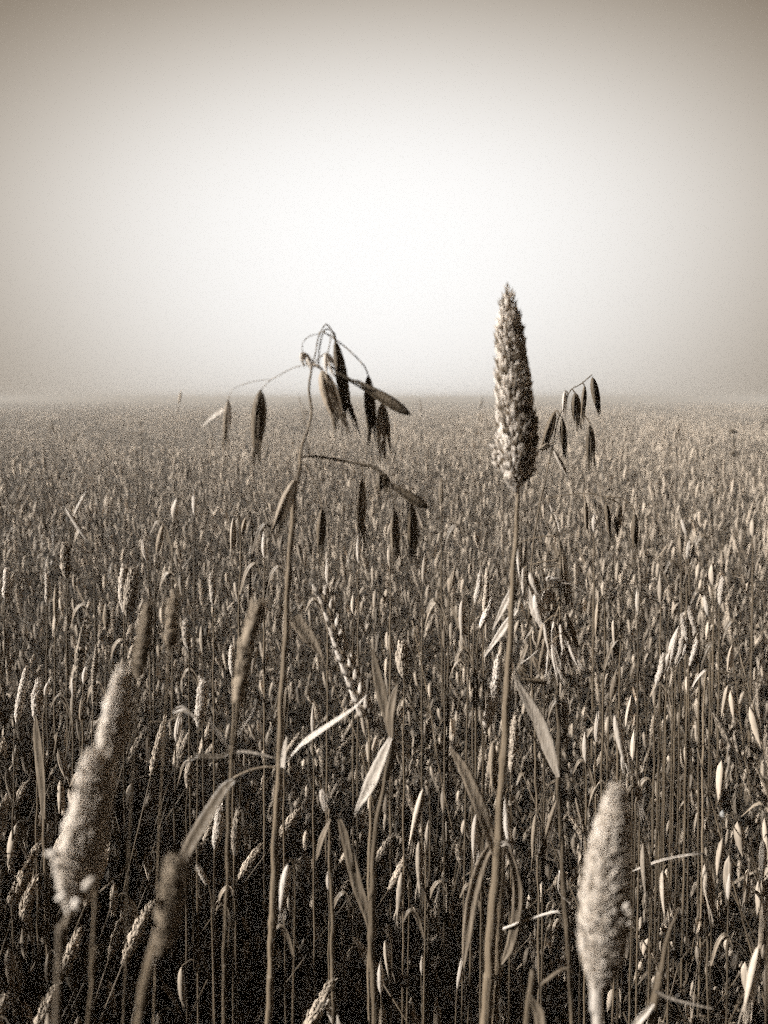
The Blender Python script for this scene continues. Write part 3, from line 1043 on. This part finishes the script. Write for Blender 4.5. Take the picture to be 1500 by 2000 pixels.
oat_spikelet(p, Y, (1102, 1350), (1106, 1460), 13, M_OAT, .04, 2, .5, pale=M_PAPER, branch=[(1092, 1330), (1098, 1335)])
leaf_of(p, [(1020, 1412), (1042, 1440), (1060, 1475), (1082, 1510)], [3, 4, 4, 3], Y + .02, M_OATDARK, fold=.5)
oat_spikelet(p, Y, (1064, 1129), (1105, 1140), 15, M_PAPER, .05, 2, .2, pale=M_PAPER, branch=None)
oat_spikelet(p, Y, (1072, 1150), (1070, 1204), 22, M_PAPER, .15, 4, .4, pale=M_PAPER, branch=[(1092, 1138), (1080, 1140)])
oat_spikelet(p, Y, (1098, 1068), (1112, 1190), 13, M_OAT, .08, 4, .6, branch=[(1094, 1055)])
tw = MB()
tw.tube(px_line([(1100, 1136), (1118, 1142), (1135, 1152), (1150, 1162)], Y), [W(4, Y) / 2, W(3, Y) / 2, W(2.5, Y) / 2, W(1.5, Y) / 2], 5, 4)
tw.tube(px_line([(1078, 1000), (1074, 985, .004), (1086, 1010, .006), (1094, 1045)], Y), [W(2, Y) / 2] * 4, 5, 4)
p.part('branch', tw, M_PAPER)
leaf_of(p, [(1025, 1130), (1040, 1165), (1055, 1205), (1062, 1230)], [10, 24, 26, 10], Y - .005, M_PAPER, fold=.4, face=(-.6, -.7, .3), rag=.25)
leaf_of(p, [(1060, 1225), (1072, 1255), (1082, 1290)], [12, 10, 3], Y - .005, M_LEAFPALE, fold=.6, rag=.25)
for (a, b, w) in (((1092, 1110), (1075, 1060), 9), ((1010, 1190), (945, 1284), 15), ((1000, 1150), (962, 1230), 13), ((1040, 1225), (1020, 1255), 8), ((1030, 1258), (1008, 1310), 9)):
    leaf_of(p, [a, ((a[0] + b[0]) / 2 + 4, (a[1] + b[1]) / 2 - 6), b], [w * .6, w, 2], Y + RB.uniform(-.02, .0), M_LEAFPALE if w > 10 else M_LEAF, fold=.6, face=(-.5, -.8, .3))
for k in range(16):      # the bundle of husks hanging below the break
    x = RB.uniform(1062, 1112); y = RB.uniform(1195, 1250)
    oat_spikelet(p, Y, (x, y), (x + (x - 1078) * .8 + RB.uniform(-6, 12), y + RB.uniform(60, 105)), RB.uniform(7, 12), RB.choice([M_OAT, M_PAPER, M_PAPER, M_OAT]), .06, 3, RB.uniform(0, 3),
                 branch=[(1093, y - 30)], dY=RB.uniform(-.012, .012))
for (a, b, w, m) in (((1034, 1118), (1056, 1160), 16, M_PAPER), ((1044, 1160), (1064, 1222), 18, M_PAPER), ((1022, 1108), (1028, 1180), 11, M_PAPER), ((1084, 1200), (1112, 1262), 11, M_PAPER),
                     ((1062, 1215), (1078, 1290), 10, M_PAPER), ((1108, 1250), (1134, 1306), 10, M_PAPER), ((1078, 1256), (1094, 1330), 11, M_PAPER), ((1010, 1060), (1016, 1130), 9, M_PAPER)):
    oat_spikelet(p, Y, a, b, w, m, .08, 3, RB.uniform(0, 3), pale=M_PAPER, branch=[(1092, a[1] - 14), ((a[0] + 1092) / 2, a[1] - 10)], dY=RB.uniform(-.02, -.005))
oat_spikelet(p, Y, (1070, 1332), (1010, 1328), 12, M_OATDARK, .04, 2, .2, branch=[(1090, 1325)])
oat_spikelet(p, Y, (1040, 1280), (1064, 1322), 12, M_OAT, .08, 2, .2)
oat_spikelet(p, Y, (1012, 1300), (1030, 1322), 14, M_OATDARK, .1, 2, .2)
tw = MB()
tw.tube(px_line([(1090, 1250), (1060, 1262), (1040, 1280), (1012, 1300)], Y), [W(2.5, Y) / 2] * 4, 5, 4)
tw.tube(px_line([(980, 1815), (1010, 1804), (1050, 1790), (1084, 1781), (1096, 1784)], Y - .06), [W(w, Y) / 2 for w in (5, 5, 5, 6, 4)], 5, 4)
tw.tube(px_line([(1093, 1700), (1092, 1742), (1120, 1770)], Y - .01), [W(3, Y) / 2] * 3, 5, 4)
p.part('branch', tw, M_LEAFPALE)
for (x0_, y0_, x1_, y1_) in ((1030, 1100, 1022, 1170), (1018, 1060, 1010, 1150), (1028, 1050, 1020, 1120), (1058, 1110, 1066, 1150), (1045, 1140, 1030, 1230)):
    leaf_of(p, [(x0_, y0_), ((x0_ + x1_) / 2 + 3, (y0_ + y1_) / 2), (x1_, y1_)], [2, 7, 5], Y + RB.uniform(-.01, .03), M_LEAF, fold=.6)

# ---- wheat ear in the centre
Y = .47
st = [(718, 1398), (722, 1450), (724, 1540), (722, 1700), (722, 1850), (722, 2000)]
p = Plant('wheat', 'knobbly pale wheat ear leaning to the left in the centre of the field', 'wheat', foot(st, Y))
stem_of(p, st, [5, 5, 6, 8, 8, 8], Y)
ear = [(624, 1146), (640, 1180), (657, 1232), (668, 1268), (684, 1310), (700, 1352), (718, 1398)]
L3 = crom([list(v) for v in px_line(ear, Y)], 8)[::-1]
mb = MB()
mb.tube([Vector(q) for q in L3], [W(4, Y)] * len(L3), 6, smooth=False)
p.part('rachis', mb, M_STEM)
seg = np.linspace(0, len(L3) - 3, 19).astype(int)
for k, i in enumerate(seg):
    base_, nx = Vector(L3[i]), Vector(L3[min(i + 3, len(L3) - 1)])
    T_ = (nx - base_).normalized()
    sd_ = Vector((T_.z, 0, -T_.x)) * (1 if k % 2 else -1)
    mb = MB()
    sz = W(34, Y) * (1 - .35 * k / 19)
    for q in (-1, 0, 1):
        a = T_ + sd_ * (.35 + .1 * q) + Vector((0, .35 * q, 0))
        a.normalize()
        o = base_ + sd_ * W(5, Y)
        mb.spindle(o, o + a * sz, sz * .2, 7, 7, .7)
        mb.shell(o, o + a * sz * .8, sz * .24, -2.6, 2.6, 8, 6, .02, prof=.7, side=(-.8, -.6, .1))
        if RB.random() < .4:
            mb.tube([o + a * sz * .9, o + a * sz * 1.35], [sz * .03, sz * .012], 4, smooth=False)
    p.part('wheat_spikelet', mb, M_PAPER)

# ---- straw with the bright folded leaf and its shaded side, centre
Y = .44
st = [(778, 1330), (772, 1380), (766, 1440), (752, 1520), (735, 1620), (727, 1740), (727, 1860), (733, 2000)]
p = Plant('oat_straw', 'straw with a bright leaf folded sharply down to the left in the centre', 'oat straw', foot(st, Y))
stem_of(p, st, [3, 7, 10, 10, 11, 13, 15, 16], Y)
leaf_of(p, [(764, 1442), (752, 1470), (730, 1520), (712, 1555), (692, 1592)], [10, 22, 30, 20, 3], Y - .01, M_LEAFPALE, fold=.6, face=(-.55, -.8, .2))
leaf_of(p, [(770, 1440), (766, 1480), (748, 1530), (728, 1570)], [8, 20, 20, 4], Y + .004, M_LEAF, fold=.6, face=(.7, -.6, .1))  # shaded side of the folded leaf, built as a darker second blade
leaf_of(p, [(764, 1440), (762, 1400), (768, 1365), (776, 1334)], [10, 20, 16, 2], Y - .004, M_LEAF, fold=.5, face=(-.5, -.8, .2))
leaf_of(p, [(728, 1268), (736, 1310), (748, 1360), (760, 1420)], [4, 18, 24, 10], Y, M_LEAF, fold=.5, face=(-.3, -.8, .2))
leaf_of(p, [(664, 1600), (680, 1650), (700, 1730), (722, 1800), (730, 1870)], [12, 24, 28, 18, 5], Y + .02, M_LEAF, fold=.6, face=(-.4, -.8, .3))
leaf_of(p, [(576, 1204), (590, 1224), (612, 1254), (630, 1286)], [24, 30, 24, 4], Y + .02, M_OAT, fold=.5, face=(-.1, -1, .2), rag=.2)
tw = MB()
tw.tube(px_line([(630, 1286, .02), (660, 1360, .02), (700, 1450, .01), (735, 1600)], Y), [W(3, Y) / 2] * 4, 5, 5)
tw.tube(px_line([(766, 1442), (800, 1458), (850, 1474), (900, 1480)], Y + .01), [W(3, Y) / 2] * 4, 5, 5)
tw.tube(px_line([(805, 1212), (828, 1320), (846, 1420), (854, 1480), (870, 1560), (884, 1620)], Y + .03), [W(3, Y) / 2] * 6, 5, 5)
p.part('branch', tw, M_STEM)

# ---- plain straws and leafy stalks near the camera
for (nm, lab, cat, Y, st, ws, leaves) in (
    ('oat_straw', 'thin bare straw with a snapped top left of the bright folded leaf', 'oat straw', .46, [(642, 1580), (645, 1660), (648, 1760), (650, 1880), (652, 2000)], [5, 8, 9, 9, 9],
     [([(645, 1600), (628, 1640), (618, 1680)], [5, 12, 3], M_LEAF)]),
    ('oat_straw', 'leaning straw at the lower right with a thin pale band and a curled leaf', 'oat straw', .36, [(1326, 1772), (1310, 1820), (1296, 1870), (1284, 1930), (1274, 2000)], [3, 8, 11, 15, 19],
     [([(1280, 1936), (1300, 1946), (1330, 1956), (1390, 1970)], [6, 7, 6, 3], M_LEAFPALE), ([(1276, 1960), (1262, 1978), (1245, 1998), (1230, 2030)], [7, 14, 16, 4], M_LEAFPALE)]),
    ('oat_straw', 'bent straw ending in a sharp kinked leaf beside the large pale head', 'oat straw', .34, [(1127, 1904), (1105, 1892), (1070, 1912), (1036, 1942), (1030, 2000)], [3, 7, 9, 9, 14],
     [([(1034, 1944), (1052, 1975), (1058, 2020)], [6, 24, 20], M_LEAF)]),
    ('oat_straw', 'low folded pale leaf at the bottom edge left of centre', 'oat straw', .47, [(645, 1952), (630, 1972), (618, 2004), (610, 2040)], [4, 8, 9, 9],
     [([(636, 1966), (650, 1980), (662, 2010)], [6, 22, 20], M_LEAFPALE), ([(641, 1950), (626, 1972), (612, 2000)], [6, 12, 9], M_LEAFPALE)]),
    ('oat_straw', 'thin dark straw at the right with a pale twig crossing behind the husks', 'oat straw', .55, [(1372, 1640), (1376, 1700), (1380, 1800), (1382, 1920), (1384, 2000)], [3, 4, 5, 5, 5],
     [([(1372, 1667), (1340, 1670), (1300, 1678), (1262, 1690), (1235, 1702)], [4, 5, 5, 5, 2], M_LEAFPALE), ([(1372, 1666), (1385, 1690), (1398, 1740)], [4, 16, 4], M_LEAF)]),
    ('oat_straw', 'thin straw at the right edge with a kinked pale twig reaching out of view', 'oat straw', .8, [(1378, 1306), (1374, 1400), (1372, 1550), (1370, 1700)], [3, 4, 5, 5],
     [([(1376, 1308), (1410, 1312), (1450, 1322), (1505, 1340)], [3, 4, 4, 3], M_LEAF), ([(1378, 1308), (1362, 1324), (1352, 1342)], [4, 5, 2], M_LEAFPALE)]),
    ('oat_straw', 'straw at the left edge with two broad soft leaves', 'oat straw', .6, [(75, 1500), (84, 1560), (88, 1640), (92, 1780), (95, 1900)], [5, 9, 10, 10, 10],
     [([(86, 1600), (82, 1520), (74, 1440), (70, 1400)], [10, 24, 22, 6], M_LEAF), ([(88, 1540), (104, 1460), (112, 1430)], [6, 14, 3], M_LEAF)]),
):
    p = Plant(nm, lab, cat, foot(st, Y))
    stem_of(p, st, ws, Y)
    for (pts, wd, m) in leaves:
        leaf_of(p, pts, wd, Y - .006, m, fold=.5, face=(-.4, -.8, .4))

# ---- taller husks and heads rising above the near grass, each where the photograph shows one
TALL = [  # tip px, tip py, length, width, lean px, kind, depth
    (242, 1104, 92, 17, 0, 1, .75), (262, 1108, 96, 24, -14, 1, .72), (276, 1050, 48, 10, 12, 0, .95), (318, 1022, 60, 11, -12, 0, .95), (345, 975, 40, 13, -6, 0, 1.2),
    (456, 1010, 84, 12, -2, 2, .70), (516, 1042, 48, 9, 0, 0, .8), (130, 995, 62, 9, 42, 0, 1.3), (168, 962, 50, 6, -26, 0, 1.5),
    (886, 1112, 46, 10, -8, 0, .8), (952, 1110, 90, 12, -6, 1, .62), (938, 1118, 60, 11, -10, 1, .62), (960, 1165, 62, 13, -22, 1, .62), (902, 1172, 90, 15, 4, 2, .62),
    (974, 1282, 150, 20, -26, 1, .50), (786, 1252, 72, 23, 2, 1, .60), (962, 1448, 98, 19, 2, 2, .52), (1006, 1398, 110, 17, -8, 1, .52), (930, 1590, 110, 20, 2, 2, .50),
    (985, 1552, 120, 20, 12, 2, .48), (826, 1540, 118, 17, -26, 2, .50), (838, 1600, 70, 12, -6, 0, .55), (818, 1640, 110, 18, 4, 2, .5), (785, 1704, 96, 20, -8, 2, .52),
    (562, 1688, 100, 22, -12, 2, .42), (430, 1574, 84, 19, -10, 1, .52), (466, 1578, 92, 17, -8, 1, .52), (396, 1328, 92, 21, -8, 1, .50), (352, 1390, 60, 13, -8, 0, .7),
    (1256, 1646, 120, 18, 12, 2, .50), (1294, 1700, 94, 18, 10, 2, .54), (1376, 1688, 110, 22, 20, 2, .52), (1426, 1708, 50, 11, -4, 0, .6), (1490, 1640, 90, 18, 0, 2, .55),
    (1482, 1846, 150, 22, -26, 2, .40), (742, 1876, 66, 14, 2, 0, .56), (745, 1958, 60, 16, 2, 0, .55), (802, 1948, 62, 15, 2, 0, .55), (852, 1954, 66, 15, 3, 0, .55),
    (824, 1866, 38, 8, 0, 0, .60), (905, 1862, 70, 12, -12, 0, .52), (640, 1700, 40, 9, 2, 0, .6), (752, 1836, 80, 15, 12, 2, .53), (1168, 1175, 74, 11, -4, 2, .68),
    (1198, 1210, 70, 13, 8, 2, .68), (1246, 1150, 50, 9, 0, 0, .85), (1330, 1012, 36, 9, 12, 0, 1.1), (1346, 1052, 40, 9, -4, 0, 1.1), (1328, 1044, 40, 8, 2, 0, 1.1),
    (1390, 1100, 44, 12, 2, 0, 1.0), (1412, 1126, 56, 12, -6, 1, .95), (1376, 1164, 40, 10, 8, 0, .95), (1346, 1186, 50, 12, 14, 1, .85), (1332, 1200, 56, 12, 10, 1, .85),
    (1334, 1240, 60, 11, -16, 1, .85), (1318, 1250, 60, 9, -14, 1, .85), (1362, 1250, 52, 10, -16, 1, .85), (1296, 1278, 60, 13, -14, 1, .8), (1290, 1120, 60, 10, 0, 0, .9),
    (1232, 1360, 60, 10, -10, 0, .7), (1208, 1300, 70, 12, -16, 0, .7), (1200, 1396, 110, 20, 26, 2, .55), (1236, 1510, 90, 9, 22, 2, .55), (1124, 1556, 90, 9, 24, 2, .5),
    (208, 1180, 50, 12, 0, 0, .9), (92, 1120, 60, 10, 0, 1, .9), (126, 1060, 70, 18, 4, 1, .9), (14, 1110, 60, 14, -4, 1, .9), (110, 1140, 70, 8, -2, 0, .9),
    (52, 1302, 110, 15, -20, 1, .60), (75, 1326, 90, 20, -2, 1, .60), (94, 1330, 30, 9, -6, 0, .7), (143, 1324, 36, 9, 0, 0, .7), (167, 1300, 36, 9, -4, 0, .7),
    (162, 1352, 60, 10, -4, 0, .7), (188, 1260, 120, 10, -6, 1, .65), (412, 1120, 60, 12, 4, 1, .8), (362, 1210, 60, 14, 6, 1, .75), (394, 1222, 56, 10, 2, 0, .78),
    (452, 1260, 60, 12, 2, 1, .7), (372, 1480, 60, 14, -6, 1, .6), (386, 1690, 40, 12, 22, 1, .5), (610, 1380, 60, 9, 2, 0, .65), (560, 1340, 60, 10, -4, 0, .6),
    (866, 1220, 50, 9, 2, 0, .8), (1240, 1425, 60, 12, -4, 0, .65), (1142, 1430, 60, 12, 2, 0, .62), (1168, 1390, 60, 11, -4, 0, .62), (690, 1160, 40, 9, 0, 0, .85),
    (700, 1040, 60, 9, 0, 0, .9), (760, 1060, 50, 9, 2, 0, .9), (830, 1080, 60, 8, -4, 0, .9), (1470, 1010, 40, 10, 0, 0, 1.2), (1060, 1270, 60, 10, 2, 0, .6),
    (1340, 1208, 60, 13, -10, 0, .86), (1326, 1222, 66, 12, -22, 0, .86), (1352, 1216, 50, 12, 12, 0, .87), (1344, 1240, 56, 10, -20, 1, .86), (1308, 1268, 54, 12, -16, 0, .83), (1366, 1232, 60, 11, -18, 0, .86),
    (860, 930, 60, 9, 2, 0, 1.2), (380, 960, 46, 8, 0, 0, 1.3), (480, 1010, 40, 8, -8, 2, .7), (1160, 1000, 40, 8, 0, 0, 1.2), (640, 1090, 54, 9, 0, 0, .9),
]
TK = (('grass_stalk', 'slim grass stalk whose small pale head rises above the field', 'grass stalk', 'small pale heads rising above the field'),
      ('foxtail_stalk', 'grass stalk with a stout bristly pale head rising above the field', 'foxtail grass', 'stout bristly heads rising above the field'),
      ('wild_oat', 'thin oat stalk with one long ribbed husk hanging above the field', 'wild oat', 'long single husks hanging above the field'))
MARKS = ((230, 1400, 'the two blurred pale heads'), (330, 1780, 'the dark blurred head'), (500, 800, 'the hanging dark oat husks'), (560, 1200, "the middle oat's stem"),
         (530, 1700, "foot of the middle oat's stem"), (660, 1270, 'the leaning wheat ear'), (735, 1500, 'the bright folded leaf'), (1004, 1050, "the tall spike's stem top"),
         (985, 1400, "the tall spike's stem middle"), (962, 1800, "the tall spike's stem foot"), (1090, 1250, 'the dry oat tangle'), (1190, 1700, 'the large pale head'),
         (1190, 1020, 'the three small hanging oats'), (1411, 1590, 'the water drop'), (1290, 1880, 'the leaning straw with a pale band'), (1432, 880, 'the dark knotted weed'), (70, 1420, 'the broad-leaved straw'),
         (648, 1800, 'the snapped bare straw'), (275, 880, 'the thin dark weed'), (1376, 1330, 'the kinked pale twig'))
ORD = ('highest', 'second highest', 'third highest', 'fourth highest', 'fifth highest', 'sixth highest', 'seventh highest', 'eighth highest', 'ninth highest', 'tenth highest')
LOOK = ('small smooth pale husk', 'stout bristly pale head', 'long hanging ribbed husk')
cl = {}
for i, (x, y, L, w, ln, k, Y) in enumerate(TALL):
    m = min(MARKS, key=lambda q: math.hypot((q[0] - x) * 1.0, (q[1] - y) * .8))
    cl.setdefault((k, m[2], 'left' if x < m[0] else 'right'), []).append((y, x, i))
TLAB = {}
for (k, m, sd), lst in cl.items():
    for j, (y, x, i) in enumerate(sorted(lst)):
        TLAB[i] = '%s close %s of %s' % (LOOK[k], sd, m) + (', %s there' % ORD[j] if len(lst) > 1 else '')
for i_, (x, y, L, w, ln, k, Y) in enumerate(TALL):
    nm, lab, cat, grp = TK[k]
    lab = TLAB[i_]
    if k == 2:
        st = [(x + 3, y - 4), (x + 8, y - 10), (x + 13, y + 12, .005), (x + 14, y + L * .7, .01), (x + 12, y + L * 1.8, .012), (x + 9, y + L * 3.4, .015)]
        ws = [2, 2.5, 3, 3.5, 4, 5]
    else:
        bx, by = x + ln, y + L
        st = [(bx, by), (bx + ln * .2, by + L * .5), (bx + ln * .3, by + L * 1.6), (bx + ln * .35, by + L * 3)]
        ws = [2.5, 3, 4, 5]
    p = Plant(nm, lab, cat, foot(st, Y), grp)
    stem_of(p, st, ws, Y, M_FIELDSTEM, 5)
    if k == 2:
        oat_spikelet(p, Y, (x, y), (x + ln, y + L), w, RB.choice([M_OAT, M_PAPER, M_HEAD]), RB.uniform(.02, .06), 3, RB.uniform(0, 3), pale=M_OAT if RB.random() < .4 else None, branch=None)
    elif k == 1:
        mid = (x + ln * .45 + RB.uniform(-2, 2), y + L * .5)
        spike_head(p, [(x, y), (x + ln * .12, y + L * .15), mid, (x + ln * .85, y + L * .85), (x + ln, y + L)], [w * .12, w * .34, w * .5, w * .44, w * .12], Y, w * .20, w * .48, M_PAPER if x > 1280 and y > 1150 else RB.choice([M_HEAD, M_PAPER, M_FLUFF]), .2, .45, core=.86)
    else:
        g = MB()
        a, b = P(x + ln, y + L, Y), P(x, y, Y)
        rt = RB.uniform(0, 6)
        g.shell(a, b, W(w, Y) / 2, rt - 1.8, rt + 1.8, 8, 9, .02, prof=.9)
        g.shell(a, a.lerp(b, .93), W(w, Y) / 2 * .92, rt + 1.4, rt + 4.8, 8, 9, .02, prof=.9)
        p.part('husk', g, M_PAPER if x > 1280 and y > 1150 else RB.choice([M_HEAD, M_PAPER, M_PAPER, M_OAT]))
    if RB.random() < .5:
        j = len(st) - 2
        s = RB.choice((-1, 1))
        leaf_of(p, [st[j][:2], (st[j][0] + s * 14, st[j][1] - 45), (st[j][0] + s * 30, st[j][1] - 60), (st[j][0] + s * 44, st[j][1] - 35)], [4, 8, 7, 2], Y, fold=.5, face=(-.3, -.7, .6))

# ---- far taller weeds showing over the field
for (x, y0_, y1_, Y, knots, lab) in ((1432, 838, 960, 2.6, ((1432, 845, 5), (1434, 862, 3), (1435, 890, 6)), 'dark knotted weed stem standing in the haze far right'),
                                     (275, 822, 960, 2.4, ((275, 828, 3), (276, 850, 2.5)), 'thin dark weed stem standing in the haze at the left')):
    st = [(x, y0_), (x + 2, (y0_ + y1_) / 2), (x + 4, y1_)]
    p = Plant('weed', lab, 'weed', foot(st, Y))
    stem_of(p, st, [1.6, 2.4, 3], Y, M_OATDARK, 5)
    for (kx, ky, kr) in knots:
        mb = MB()
        q = P(kx, ky, Y)
        for j in range(6):
            d = Vector((RB.uniform(-1, 1), RB.uniform(-1, 1), RB.uniform(.0, 1.6))).normalized() * W(kr * 2.0, Y)
            mb.spindle(q, q + d, W(kr * .5, Y), 5, 4)
        p.part('bud_whorl', mb, M_OATDARK)

# ---- bright bead of water on a thread of straw
Y = .5
p = Plant('water_drop', 'tiny bright water drop hanging on a fine straw at the right', 'water drop', P(1411, 1590, Y))
wm = bpy.data.materials.new('water')
wm.use_nodes = True
wp = wm.node_tree.nodes['Principled BSDF']
wp.inputs['Base Color'].default_value = (.9, .9, .88, 1)
wp.inputs['Roughness'].default_value = .03
wp.inputs['Transmission Weight'].default_value = .8
wp.inputs['IOR'].default_value = 1.33
mb = MB()
q = P(1411, 1590, Y)
mb.tube([q + Vector((0, 0, W(t, Y))) for t in (9, 7, 3, -2, -5, -6.5)], [W(r, Y) for r in (.6, 2.2, 4.8, 5.6, 4, .8)], 12, 3)
p.part('bead', mb, wm)
st = [(1400, 1560), (1411, 1582), (1440, 1625), (1470, 1670), (1492, 1780), (1500, 1900)]
p = Plant('oat_straw', 'fine dark straw carrying the water drop at the right', 'oat straw', foot(st, Y + .004))
stem_of(p, st, [1.5, 2.5, 3, 3.5, 4, 4], Y + .004, M_OATDARK, 5)

# ---------------------------------------------------------------- haze
hz = MB()
x0, x1, y0, y1, z0, z1 = -160, 160, -40, 230, -1.0, 1.28
hz.add([(x0, y0, z0), (x1, y0, z0), (x1, y1, z0), (x0, y1, z0), (x0, y0, z1), (x1, y0, z1), (x1, y1, z1), (x0, y1, z1)],
       [[0, 3, 2, 1], [4, 5, 6, 7], [0, 1, 5, 4], [1, 2, 6, 5], [2, 3, 7, 6], [3, 0, 4, 7]])
hm = bpy.data.materials.new('haze')
hm.use_nodes = True
hn, hl = hm.node_tree.nodes, hm.node_tree.links
hn.clear()
ho = hn.new('ShaderNodeOutputMaterial')
hv = hn.new('ShaderNodeVolumePrincipled')
hv.inputs['Color'].default_value = (.52, .49, .45, 1)
hv.inputs['Density'].default_value = 0.032
hv.inputs['Anisotropy'].default_value = 0.0
hl.new(hv.outputs[0], ho.inputs['Volume'])
haze = hz.build('haze', hm, None, smooth=False)
haze['kind'] = 'stuff'
haze['label'] = 'pale ground haze over the field'
